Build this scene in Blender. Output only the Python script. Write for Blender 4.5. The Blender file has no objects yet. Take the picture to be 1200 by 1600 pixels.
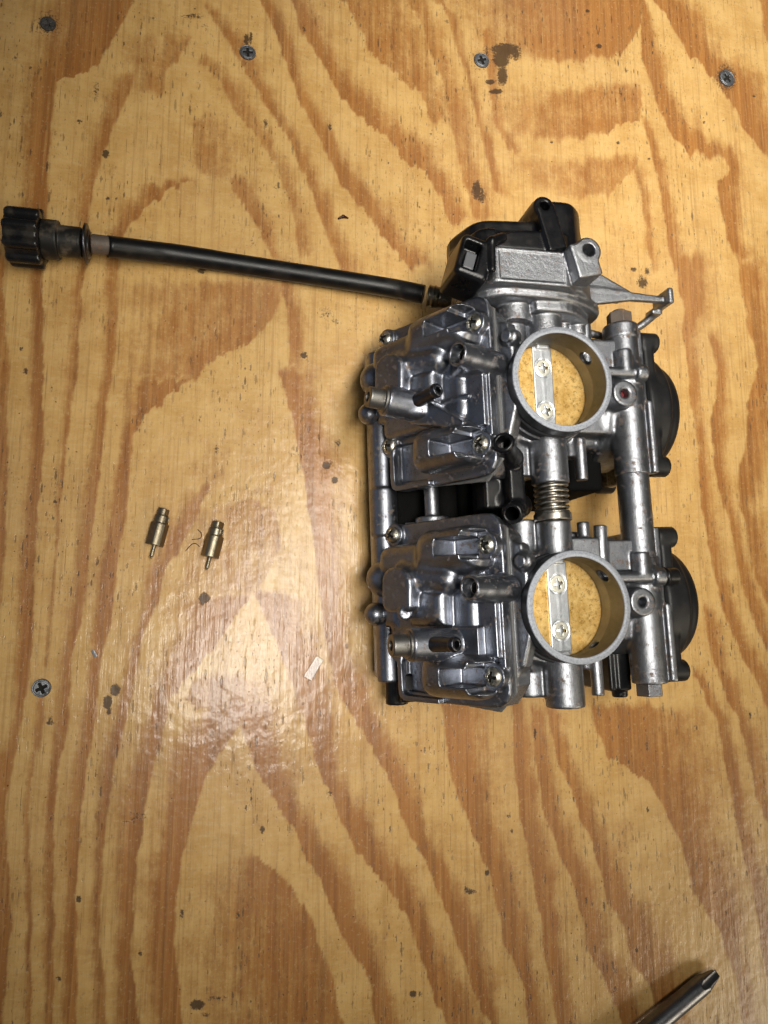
import bpy, math, random
import numpy as np
random.seed(7)
rng = np.random.default_rng(11)
SC = bpy.context.scene
COL = SC.collection
MM = 0.001

# ------------------------------------------------------------------ camera (hand-held phone, leaning a little)
FPX, CX, CY, HCAM = 1109., 600., 800., 330.
VPX, VPY = 336., 963.                       # where the table's normal vanishes
_d = np.array([(VPX-CX)/FPX, (VPY-CY)/FPX, 1.]); _d /= np.linalg.norm(_d)
_Z = -_d
_X = np.array([1., 0, 0]); _X = _X - _X.dot(_Z)*_Z; _X /= np.linalg.norm(_X)
_Y = np.cross(_Z, _X)
CM = np.array([_X, _Y, _Z])                 # world = CM @ cam(x right, y down, z forward)
cam_data = bpy.data.cameras.new('camera')
cam_data.sensor_fit = 'VERTICAL'; cam_data.sensor_height = 32.; cam_data.lens = 32.*FPX/1600.
cam_data.clip_start = 0.01; cam_data.clip_end = 20.
cam = bpy.data.objects.new('camera', cam_data); COL.objects.link(cam)
from mathutils import Matrix, Vector
_m = CM @ np.diag([1., -1., -1.])
cam.matrix_world = Matrix([[*_m[0], 0], [*_m[1], 0], [*_m[2], HCAM*MM], [0, 0, 0, 1]])
SC.camera = cam

# ------------------------------------------------------------------ light: dim room, a strip lamp overhead, a second lamp lower right
SC.view_settings.view_transform = 'Standard'; SC.view_settings.look = 'None'
SC.view_settings.exposure = 0.0; SC.view_settings.gamma = 1.0
W = bpy.data.worlds.new('World'); SC.world = W; W.use_nodes = True
W.node_tree.nodes['Background'].inputs[0].default_value = (0.88, 0.92, 1.0, 1)
W.node_tree.nodes['Background'].inputs[1].default_value = 0.035
def area(name, loc, target, sx, sy, power, colr, spread=180):
    L = bpy.data.lights.new(name, 'AREA'); L.shape = 'RECTANGLE'; L.size = sx; L.size_y = sy
    L.energy = power; L.color = colr; L.spread = math.radians(spread)
    o = bpy.data.objects.new(name, L); COL.objects.link(o)
    o.location = loc
    o.rotation_euler = (Vector(target)-Vector(loc)).to_track_quat('-Z', 'Y').to_euler()
    return o
area('strip_lamp', (0.180, 0.18, 0.60), (0.235, 0.275, 0.0), 0.12, 0.70, 1.50, (1.0, 0.95, 0.86), 71)
area('side_lamp', (1.30, -0.76, 0.92), (0.30, 0.02, 0.0), 0.70, 0.50, 1.05, (1.0, 0.87, 0.66), 60)

area('window_lamp', (-1.25, 0.15, 0.42), (0.1, 0.08, 0.06), 1.3, 0.55, 0.34, (0.52, 0.70, 1.0), 120)

# ------------------------------------------------------------------ mapping helpers
def _ray(px, py): return CM @ np.array([(px-CX)/FPX, (py-CY)/FPX, 1.])
def pix(px, py, z):
    r = _ray(px, py); t = (z-HCAM)/r[2]; return np.array([0, 0, HCAM]) + r*t
ORG = pix(906, 948, 82.); ORG[2] = 0
ANG = math.radians(2.084); CA, SA = math.cos(ANG), math.sin(ANG)
def R(px, py, z):                                       # photo direction met at height z, in the rack's own frame (mm)
    q = pix(px, py, z)-ORG
    return np.array([CA*q[0]+SA*q[1], -SA*q[0]+CA*q[1], q[2]])
GB = np.array([-27., 0, 70.]); VB = np.array([-.516, 0, -.857]); UB = np.array([-.857, 0, .516]); AB_ = np.array([0, 1., 0])
def BP(px, py, c):                                      # the same on the float bowls' slanted plane: (a along row, b down-left)
    q = np.array([0, 0, HCAM])-ORG
    o = np.array([CA*q[0]+SA*q[1], -SA*q[0]+CA*q[1], HCAM])
    r = _ray(px, py); d = np.array([CA*r[0]+SA*r[1], -SA*r[0]+CA*r[1], r[2]])
    g = GB+UB*c
    p = o+d*((g-o).dot(UB)/d.dot(UB)); w = p-GB
    return (w[1], w.dot(VB))
def BW(a, b, c): return GB + AB_*a + VB*b + UB*c
def BPW(px, py, c):
    a, b = BP(px, py, c); return BW(a, b, c)

# ------------------------------------------------------------------ node helper and materials
def newmat(name):
    m = bpy.data.materials.new(name); m.use_nodes = True
    nt = m.node_tree; b = nt.nodes['Principled BSDF']
    return m, nt, b
def N(nt, typ, **kw):
    n = nt.nodes.new(typ)
    for k, v in kw.items():
        if k.startswith('i_'):
            key = k[2:]; key = int(key) if key.isdigit() else key.replace('_', ' ')
            n.inputs[key].default_value = v
        else: setattr(n, k, v)
    return n
def math_(nt, op, a, b=None, c=None, clamp=False):
    n = nt.nodes.new('ShaderNodeMath'); n.operation = op; n.use_clamp = clamp
    for i, v in enumerate((a, b, c)):
        if v is None: continue
        if isinstance(v, (int, float)): n.inputs[i].default_value = v
        else: nt.links.new(v, n.inputs[i])
    return n.outputs[0]
def sstep(nt, v, lo, hi):
    n = nt.nodes.new('ShaderNodeMapRange'); n.interpolation_type = 'SMOOTHSTEP'
    nt.links.new(v, n.inputs[0]); n.inputs[1].default_value = lo; n.inputs[2].default_value = hi
    return n.outputs[0]
def mixc(nt, f, a, b):
    n = nt.nodes.new('ShaderNodeMix'); n.data_type = 'RGBA'
    if isinstance(f, (int, float)): n.inputs[0].default_value = f
    else: nt.links.new(f, n.inputs[0])
    for i, v in ((6, a), (7, b)):
        if isinstance(v, tuple): n.inputs[i].default_value = (*v, 1)
        else: nt.links.new(v, n.inputs[i])
    return n.outputs[2]
def noise(nt, co, scale, detail=3, rough=.55, dist=0., stretch=None, rot=None):
    if stretch or rot:
        mp = nt.nodes.new('ShaderNodeMapping')
        if stretch: mp.inputs['Scale'].default_value = stretch
        if rot: mp.inputs['Rotation'].default_value = rot
        nt.links.new(co, mp.inputs[0]); co = mp.outputs[0]
    n = nt.nodes.new('ShaderNodeTexNoise'); nt.links.new(co, n.inputs['Vector'])
    n.inputs['Scale'].default_value = scale; n.inputs['Detail'].default_value = detail
    n.inputs['Roughness'].default_value = rough; n.inputs['Distortion'].default_value = dist
    return n.outputs[0]
def coords(nt, which='Object'):
    return nt.nodes.new('ShaderNodeTexCoord').outputs[which]
def bump(nt, b, h, dist, strength=1.0, prev=None):
    n = nt.nodes.new('ShaderNodeBump'); n.inputs['Distance'].default_value = dist; n.inputs['Strength'].default_value = strength
    nt.links.new(h, n.inputs['Height'])
    if prev is not None: nt.links.new(prev, n.inputs['Normal'])
    nt.links.new(n.outputs[0], b.inputs['Normal']); return n.outputs[0]

def metal(name, base, base2, rough, grime=(0.07, 0.05, 0.035), grime_amt=.5, grain=.00004, metallic=1.0, speck=.5, pit=None):
    m, nt, b = newmat(name); co = coords(nt)
    n1 = noise(nt, co, 130, 6, .68); n2 = noise(nt, co, 520, 4, .65); n3 = noise(nt, co, 2600, 2, .6)
    c = mixc(nt, sstep(nt, n1, .3, .7), base, base2)
    c = mixc(nt, math_(nt, 'MULTIPLY', sstep(nt, n3, .35, .75), .35), c, tuple(min(1, x*1.35) for x in base))
    gm = sstep(nt, math_(nt, 'ADD', math_(nt, 'MULTIPLY', n1, .65), math_(nt, 'MULTIPLY', n2, .45)), .61, .70)
    gm = math_(nt, 'MULTIPLY', gm, grime_amt)
    c = mixc(nt, gm, c, grime)
    sp = math_(nt, 'MULTIPLY', sstep(nt, noise(nt, co, 1100, 1, .5), .70, .76), speck)
    c = mixc(nt, sp, c, (.02, .017, .014))
    if pit:                                  # shade of a screw's recess, painted in as near-black
        sx = nt.nodes.new('ShaderNodeSeparateXYZ'); nt.links.new(co, sx.inputs[0])
        rr = math_(nt, 'SQRT', math_(nt, 'ADD', math_(nt, 'MULTIPLY', sx.outputs[0], sx.outputs[0]), math_(nt, 'MULTIPLY', sx.outputs[1], sx.outputs[1])))
        pm = math_(nt, 'MULTIPLY', math_(nt, 'LESS_THAN', sx.outputs[2], pit[0]*MM), math_(nt, 'LESS_THAN', rr, pit[1]*MM))
        c = mixc(nt, pm, c, (.012, .010, .008)); gm = math_(nt, 'MAXIMUM', gm, pm)
    nt.links.new(c, b.inputs['Base Color'])
    mt = math_(nt, 'SUBTRACT', metallic, math_(nt, 'MULTIPLY', gm, .8)); nt.links.new(mt, b.inputs['Metallic'])
    r = math_(nt, 'ADD', math_(nt, 'MULTIPLY', n2, .22), rough-.11); r = math_(nt, 'ADD', r, math_(nt, 'MULTIPLY', gm, .35))
    nt.links.new(r, b.inputs['Roughness'])
    h = math_(nt, 'ADD', n3, math_(nt, 'MULTIPLY', n2, 1.5))
    bump(nt, b, h, grain)
    return m
M = {}
M['cast'] = metal('cast_aluminium', (.285, .295, .318), (.18, .188, .21), .41, grime=(.11, .066, .035), grime_amt=.8, grain=.00008)
M['bowl'] = metal('bowl_aluminium', (.29, .306, .347), (.175, .187, .217), .39, grime=(.13, .085, .05), grime_amt=.7, grain=.00003)
M['bright'] = metal('bright_casting', (.32, .33, .35), (.22, .228, .25), .42, grime=(.14, .08, .045), grime_amt=.6, grain=.00012)
M['screw'] = metal('screw_steel', (.50, .48, .41), (.36, .34, .28), .33, grime=(.08, .06, .04), grime_amt=.7, pit=(1.9, 2.1))
M['zinc'] = metal('zinc_plate', (.72, .75, .79), (.62, .65, .69), .50, grime=(.35, .33, .28), grime_amt=.3, speck=.1)
M['shaftscrew'] = metal('pale_screw', (.93, .91, .78), (.84, .82, .68), .50, grime=(.2, .18, .12), grime_amt=.2, speck=.2, pit=(.62, 2.5))
M['spring'] = metal('spring_steel', (.34, .32, .28), (.23, .205, .17), .36, grime=(.10, .06, .03), grime_amt=.6)
M['gasket'] = metal('gasket_edge', (.10, .10, .10), (.06, .06, .06), .6, metallic=.0, grime_amt=.4)
M['rust'] = metal('rusty_steel', (.15, .12, .10), (.10, .08, .065), .6, grime=(.17, .09, .05), grime_amt=.8, metallic=.4)
M['brassy'] = metal('aged_brass', (.30, .265, .19), (.21, .185, .135), .42, grime=(.07, .055, .035), grime_amt=.6)
M['brassy_dark'] = metal('tarnished_brass', (.24, .205, .145), (.16, .135, .095), .44, grime=(.06, .045, .03), grime_amt=.8)
M['boresurf'] = metal('bore_surface', (.30, .265, .19), (.22, .19, .14), .32, grime=(.05, .045, .035), grime_amt=.4)
M['blade'] = metal('driver_steel', (.22, .225, .24), (.16, .165, .18), .36, grime=(.10, .10, .10), grime_amt=.4, speck=.6)
M['boardscrew'] = metal('board_screw', (.25, .26, .28), (.15, .155, .17), .5, grime=(.05, .045, .04), grime_amt=.85, grain=.0001, pit=(.6, 3.0))
M['dark_boardscrew'] = metal('grimy_board_screw', (.10, .095, .09), (.06, .055, .05), .6, grime=(.03, .025, .02), grime_amt=.8, grain=.0003, metallic=.5)

def plastic(name, colr, rough, dust=.12, dustc=(.10, .085, .07)):
    m, nt, b = newmat(name); co = coords(nt)
    n1 = noise(nt, co, 120, 4, .6); n2 = noise(nt, co, 1500, 2, .6)
    dm = math_(nt, 'MULTIPLY', sstep(nt, n1, .48, .72), dust)
    nt.links.new(mixc(nt, dm, colr, dustc), b.inputs['Base Color'])
    nt.links.new(math_(nt, 'ADD', math_(nt, 'MULTIPLY', n1, .25), rough-.1), b.inputs['Roughness'])
    bump(nt, b, n2, .00003); b.inputs['Specular IOR Level'].default_value = .32
    return m
M['black'] = plastic('black_plastic', (.004, .004, .005), .28, .10)
M['rubber'] = plastic('black_rubber', (.005, .005, .0055), .36, .35, (.035, .03, .025))
M['cap'] = plastic('matt_black_cap', (.006, .006, .007), .46, .12, (.05, .042, .034))
M['knob'] = plastic('black_knob', (.008, .008, .009), .26, .35, (.09, .075, .055))
M['grimy'] = plastic('grimy_black', (.012, .011, .010), .45, .9, (.11, .09, .065))
M['label'] = plastic('grey_insert', (.10, .105, .115), .35)

def spigot_mat():                            # pale machined lip, darker walls, near-black in the upper bore
    m, nt, b = newmat('machined_lip'); co = coords(nt)
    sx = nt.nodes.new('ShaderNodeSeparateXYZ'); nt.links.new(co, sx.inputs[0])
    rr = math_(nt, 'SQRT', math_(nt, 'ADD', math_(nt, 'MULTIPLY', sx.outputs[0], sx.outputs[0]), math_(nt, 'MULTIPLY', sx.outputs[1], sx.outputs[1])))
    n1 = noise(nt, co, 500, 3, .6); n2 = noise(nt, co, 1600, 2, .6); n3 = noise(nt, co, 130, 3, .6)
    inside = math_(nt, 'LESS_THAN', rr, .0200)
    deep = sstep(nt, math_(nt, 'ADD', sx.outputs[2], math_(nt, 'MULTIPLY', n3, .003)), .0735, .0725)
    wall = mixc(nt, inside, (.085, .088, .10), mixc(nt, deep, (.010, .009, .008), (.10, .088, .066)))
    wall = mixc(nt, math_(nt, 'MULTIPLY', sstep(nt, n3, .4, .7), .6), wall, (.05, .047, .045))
    lip = mixc(nt, sstep(nt, n2, .4, .75), (.34, .36, .40), (.22, .235, .27))
    lip = mixc(nt, sstep(nt, n1, .68, .74), lip, (.03, .03, .032))
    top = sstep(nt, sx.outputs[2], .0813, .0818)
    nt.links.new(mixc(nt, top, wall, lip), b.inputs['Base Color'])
    nt.links.new(math_(nt, 'SUBTRACT', .85, math_(nt, 'MULTIPLY', inside, .65)), b.inputs['Metallic'])
    nt.links.new(math_(nt, 'ADD', math_(nt, 'ADD', math_(nt, 'MULTIPLY', n1, .2), .38), math_(nt, 'MULTIPLY', top, .2)), b.inputs['Roughness'])
    bump(nt, b, n2, .00005); return m
def throttle_mat():
    m, nt, b = newmat('tarnished_brass_plate'); co = coords(nt)
    n1 = noise(nt, co, 160, 4, .65); n2 = noise(nt, co, 900, 3, .6); n3 = noise(nt, co, 620, 5, .75)
    c = mixc(nt, sstep(nt, n1, .3, .7), (.97, .68, .26), (.72, .43, .11))
    c = mixc(nt, math_(nt, 'MULTIPLY', sstep(nt, n2, .45, .75), .5), c, (.92, .72, .36))
    c = mixc(nt, math_(nt, 'MULTIPLY', sstep(nt, n3, .51, .66), .65), c, (.22, .13, .045))
    c = mixc(nt, math_(nt, 'MULTIPLY', sstep(nt, noise(nt, co, 1500, 1), .68, .74), .7), c, (.05, .035, .02))
    nt.links.new(c, b.inputs['Base Color']); b.inputs['Metallic'].default_value = .85
    nt.links.new(math_(nt, 'ADD', math_(nt, 'MULTIPLY', n2, .3), .36), b.inputs['Roughness'])
    bump(nt, b, n2, .00004); return m
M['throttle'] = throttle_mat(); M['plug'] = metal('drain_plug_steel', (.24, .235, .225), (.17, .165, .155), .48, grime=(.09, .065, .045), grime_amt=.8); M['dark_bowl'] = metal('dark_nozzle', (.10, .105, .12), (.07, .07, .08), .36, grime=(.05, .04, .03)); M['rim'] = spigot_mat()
M['red'] = plastic('red_speck', (.12, .01, .012), .4)
M['hair'] = plastic('hair', (.02, .012, .008), .5)
M['chip'] = plastic('dark_chip', (.035, .008, .006), .35)
M['hole'] = plastic('gap_black', (.003, .003, .003), .8, 0); M['hole'].node_tree.nodes['Principled BSDF'].inputs['Specular IOR Level'].default_value = .08  # near-black, puts the gap's darkness into the colour of the hidden ducts

# ------------------------------------------------------------------ mesh builders
def link(name, me, mat=None, parent=None):
    o = bpy.data.objects.new(name, me); COL.objects.link(o)
    if mat is not None and me is not None and not me.materials: me.materials.append(mat)
    if parent is not None: o.parent = parent
    return o
def mesh_np(name, V, F, smooth=True):
    me = bpy.data.meshes.new(name); k = F.shape[1]
    me.vertices.add(len(V)); me.vertices.foreach_set('co', V.astype(np.float32).ravel())
    me.loops.add(F.size); me.loops.foreach_set('vertex_index', F.astype(np.int32).ravel())
    me.polygons.add(len(F)); me.polygons.foreach_set('loop_start', np.arange(0, F.size, k, dtype=np.int32))
    me.polygons.foreach_set('use_smooth', np.full(len(F), smooth))
    me.update(calc_edges=True); me.validate(); return me

class Vol:                                   # solid modelling on a distance grid (mm); blends like a casting's fillets
    def __init__(s, lo, hi, h):
        s.h = h; s.lo = np.array(lo, float)
        n = np.ceil((np.array(hi)-s.lo)/h).astype(int)+1
        s.ax = [(s.lo[i]+h*np.arange(n[i])).astype(np.float32) for i in range(3)]
        s.F = np.full(n, 50., np.float32)
    def _sl(s, lo, hi, m):
        r = []
        for i in range(3):
            a = int(max(0, math.floor((lo[i]-m-s.lo[i])/s.h))); b = int(min(len(s.ax[i]), math.ceil((hi[i]+m-s.lo[i])/s.h)+1))
            if b <= a: return None
            r.append(slice(a, b))
        return tuple(r)
    def op(s, prim, k=0., sub=False):
        f, lo, hi = prim
        sl = s._sl(lo, hi, k+3*s.h)
        if sl is None: return
        d = f(s.ax[0][sl[0]][:, None, None], s.ax[1][sl[1]][None, :, None], s.ax[2][sl[2]][None, None, :])
        A = s.F[sl]
        if sub:
            d = -d
            r = np.maximum(A, d)
            if k > 0: r = r + np.maximum(k-np.abs(A-d), 0)**2/(4*k)
        else:
            r = np.minimum(A, d)
            if k > 0: r = r - np.maximum(k-np.abs(A-d), 0)**2/(4*k)
        s.F[sl] = r
    def add(s, prim, k=1.2): s.op(prim, k)
    def cut(s, prim, k=.3): s.op(prim, k, True)
    def mesh(s, name):
        F = s.F; I = F < 0
        I[[0, -1]] = False; I[:, [0, -1]] = False; I[:, :, [0, -1]] = False
        F = np.where(I, F, np.maximum(F, 1e-4))
        n = np.array(F.shape)-1
        cnt = np.zeros(n, np.int8)
        for dx in (0, 1):
            for dy in (0, 1):
                for dz in (0, 1):
                    cnt += I[dx:dx+n[0], dy:dy+n[1], dz:dz+n[2]]
        act = np.argwhere((cnt > 0) & (cnt < 8))
        idx = np.full(n, -1, np.int32); idx[tuple(act.T)] = np.arange(len(act))
        P = np.zeros((len(act), 3)); C = np.zeros(len(act))
        for ax in range(3):
            o1, o2 = [i for i in range(3) if i != ax]
            for a in (0, 1):
                for b in (0, 1):
                    c0 = act.copy(); c0[:, o1] += a; c0[:, o2] += b
                    c1 = c0.copy(); c1[:, ax] += 1
                    f0 = F[tuple(c0.T)]; f1 = F[tuple(c1.T)]
                    mk = (f0 < 0) != (f1 < 0)
                    t = np.where(mk, f0/np.where(mk, f0-f1, 1), 0)
                    q = (c0-act).astype(float); q[:, ax] += t
                    P += q*mk[:, None]; C += mk
        V = s.lo+(act+P/C[:, None])*s.h
        Q = []
        for ax in range(3):
            u, v = (ax+1) % 3, (ax+2) % 3
            a0 = [slice(0, F.shape[i]) for i in range(3)]; a1 = list(a0)
            a0[ax] = slice(0, -1); a1[ax] = slice(1, None)
            e = np.argwhere(I[tuple(a0)] != I[tuple(a1)])
            ok = (e[:, u] > 0) & (e[:, v] > 0) & (e[:, u] < n[u]) & (e[:, v] < n[v]); e = e[ok]
            ins = I[tuple(e.T)]
            def g(du, dv):
                c = e.copy(); c[:, u] -= du; c[:, v] -= dv; return idx[tuple(c.T)]
            q = np.stack([g(1, 1), g(0, 1), g(0, 0), g(1, 0)], 1)
            q[~ins] = q[~ins][:, ::-1]
            Q.append(q)
        Q = np.concatenate(Q)
        return mesh_np(name, V*MM, Q)
    def obj(s, name, mat, parent=None): return link(name, s.mesh(name), mat, parent)

def A3(*p): return np.array(p, float)
def _nrm(v): return v/np.linalg.norm(v)
def capsule(p0, p1, r0, r1=None):
    r1 = r0 if r1 is None else r1; p0 = np.array(p0, float); p1 = np.array(p1, float)
    d = p1-p0; L2 = max(d.dot(d), 1e-9); rm = max(r0, r1)
    def f(x, y, z):
        x, y, z = x-p0[0], y-p0[1], z-p0[2]
        t = np.clip((x*d[0]+y*d[1]+z*d[2])/L2, 0, 1)
        return np.sqrt((x-t*d[0])**2+(y-t*d[1])**2+(z-t*d[2])**2)-(r0+(r1-r0)*t)
    return f, np.minimum(p0, p1)-rm, np.maximum(p0, p1)+rm
def cyl(p0, p1, r0, r1=None, rd=.35):
    r1 = r0 if r1 is None else r1; p0 = np.array(p0, float); p1 = np.array(p1, float)
    L = np.linalg.norm(p1-p0); d = (p1-p0)/L; rm = max(r0, r1)
    def f(x, y, z):
        x, y, z = x-p0[0], y-p0[1], z-p0[2]
        t = x*d[0]+y*d[1]+z*d[2]
        rad = np.sqrt(np.maximum(x*x+y*y+z*z-t*t, 0))
        a = rad-(r0+(r1-r0)*np.clip(t/L, 0, 1))+rd; b = np.abs(t-L/2)-L/2+rd
        return np.minimum(np.maximum(a, b), 0)+np.sqrt(np.maximum(a, 0)**2+np.maximum(b, 0)**2)-rd
    return f, np.minimum(p0, p1)-rm, np.maximum(p0, p1)+rm
def box(c, half, rd=.4, axes=None):
    c = np.array(c, float); h = np.array(half, float); E = np.eye(3) if axes is None else np.array(axes, float)
    ext = np.abs(E.T) @ h
    def f(x, y, z):
        x, y, z = x-c[0], y-c[1], z-c[2]
        q = [np.abs(x*e[0]+y*e[1]+z*e[2])-hh+rd for e, hh in zip(E, h)]
        return np.minimum(np.maximum(np.maximum(q[0], q[1]), q[2]), 0)+np.sqrt(sum(np.maximum(a, 0)**2 for a in q))-rd
    return f, c-ext, c+ext
def ball(c, r):
    return capsule(c, np.array(c)+A3(0, 0, 1e-3), r)
def torus(c, axis, Rr, r):
    c = np.array(c, float); d = _nrm(np.array(axis, float))
    def f(x, y, z):
        x, y, z = x-c[0], y-c[1], z-c[2]
        t = x*d[0]+y*d[1]+z*d[2]; rad = np.sqrt(np.maximum(x*x+y*y+z*z-t*t, 0))
        return np.sqrt((rad-Rr)**2+t*t)-r
    return f, c-Rr-r, c+Rr+r
def prism(frame, poly, c0, c1, rd=.5, rv=None):      # polygon in (A,B) of a frame (o,A,B,C), pulled from c0 to c1
    o, A, B, C = [np.array(v, float) for v in frame]
    P = np.array(poly, float)
    pts = np.array([o+A*a+B*b+C*c for a, b in P for c in (c0, c1)])
    rv = rd if rv is None else rv
    def f(x, y, z):
        x, y, z = x-o[0], y-o[1], z-o[2]
        a = x*A[0]+y*A[1]+z*A[2]; b = x*B[0]+y*B[1]+z*B[2]; c = x*C[0]+y*C[1]+z*C[2]
        d = np.full(np.broadcast(a, b).shape, 1e9, np.float32); s = np.ones_like(d)
        for i in range(len(P)):
            e0, e1 = P[i], P[i-1]; ex, ey = e1-e0
            wa, wb = a-e0[0], b-e0[1]
            t = np.clip((wa*ex+wb*ey)/(ex*ex+ey*ey), 0, 1)
            d = np.minimum(d, (wa-ex*t)**2+(wb-ey*t)**2)
            c1_ = b >= e0[1]; c2_ = b < e1[1]; c3_ = ex*wb > ey*wa
            fl = (c1_ & c2_ & c3_) | (~c1_ & ~c2_ & ~c3_)
            s = np.where(fl, -s, s)
        q = s*np.sqrt(d)+rd; w = np.abs(c-(c0+c1)/2)-(c1-c0)/2+rd
        return np.minimum(np.maximum(q, w), 0)+np.sqrt(np.maximum(q, 0)**2+np.maximum(w, 0)**2)-rd
    return f, pts.min(0), pts.max(0)
BF = (GB, AB_, VB, UB)
def rect(a0, a1, b0, b1, ch=0.):
    if ch <= 0: return [(a0, b0), (a1, b0), (a1, b1), (a0, b1)]
    return [(a0+ch, b0), (a1-ch, b0), (a1, b0+ch), (a1, b1-ch), (a1-ch, b1), (a0+ch, b1), (a0, b1-ch), (a0, b0+ch)]
def circ(r, n=28, ca=0, cb=0): return [(ca+r*math.cos(2*math.pi*i/n), cb+r*math.sin(2*math.pi*i/n)) for i in range(n)]

def orient(o, loc_mm, zdir, spin=0.):                # put a part's own z axis along zdir
    q = Vector(zdir).normalized().to_track_quat('Z', 'Y')
    o.rotation_mode = 'QUATERNION'
    from mathutils import Quaternion
    o.rotation_quaternion = q @ Quaternion((0, 0, 1), spin)
    o.location = Vector(loc_mm)*MM
def tag(o, label, cat, group=None, kind=None):
    if label: o['label'] = label
    if cat: o['category'] = cat
    if group: o['group'] = group
    if kind: o['kind'] = kind
    return o
def smoothpath(pts, n=8):                             # Catmull-Rom
    P = [np.array(p, float) for p in pts]; P = [2*P[0]-P[1]]+P+[2*P[-1]-P[-2]]; out = []
    for i in range(1, len(P)-2):
        for t in np.linspace(0, 1, n, endpoint=False):
            a, b, c, d = P[i-1:i+3]
            out.append(.5*((2*b)+(c-a)*t+(2*a-5*b+4*c-d)*t*t+(3*b-a-3*c+d)*t**3))
    out.append(P[-2]); return np.array(out)
def tube_mesh(name, path, rad, seg=24, cap=True):
    path = np.array(path, float); n = len(path); rad = np.broadcast_to(np.array(rad, float), (n,))
    T = np.gradient(path, axis=0); T /= np.linalg.norm(T, axis=1)[:, None]
    up = A3(0, 0, 1) if abs(T[0][2]) < .9 else A3(1, 0, 0)
    V = []; u = np.cross(T[0], up); u = _nrm(u)
    for i in range(n):
        u = _nrm(u-T[i]*u.dot(T[i])); v = np.cross(T[i], u)
        for k in range(seg):
            a = 2*math.pi*k/seg; V.append(path[i]+rad[i]*(math.cos(a)*u+math.sin(a)*v))
    F = [(i*seg+k, i*seg+(k+1) % seg, (i+1)*seg+(k+1) % seg, (i+1)*seg+k) for i in range(n-1) for k in range(seg)]
    me = bpy.data.meshes.new(name)
    fs = [list(f) for f in F]
    if cap: fs += [list(range(seg))[::-1], list(range((n-1)*seg, n*seg))]
    me.from_pydata([tuple(v*MM) for v in V], [], fs)
    me.polygons.foreach_set('use_smooth', [True]*len(F)+[False]*(len(fs)-len(F)))
    me.update(); return me

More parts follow.
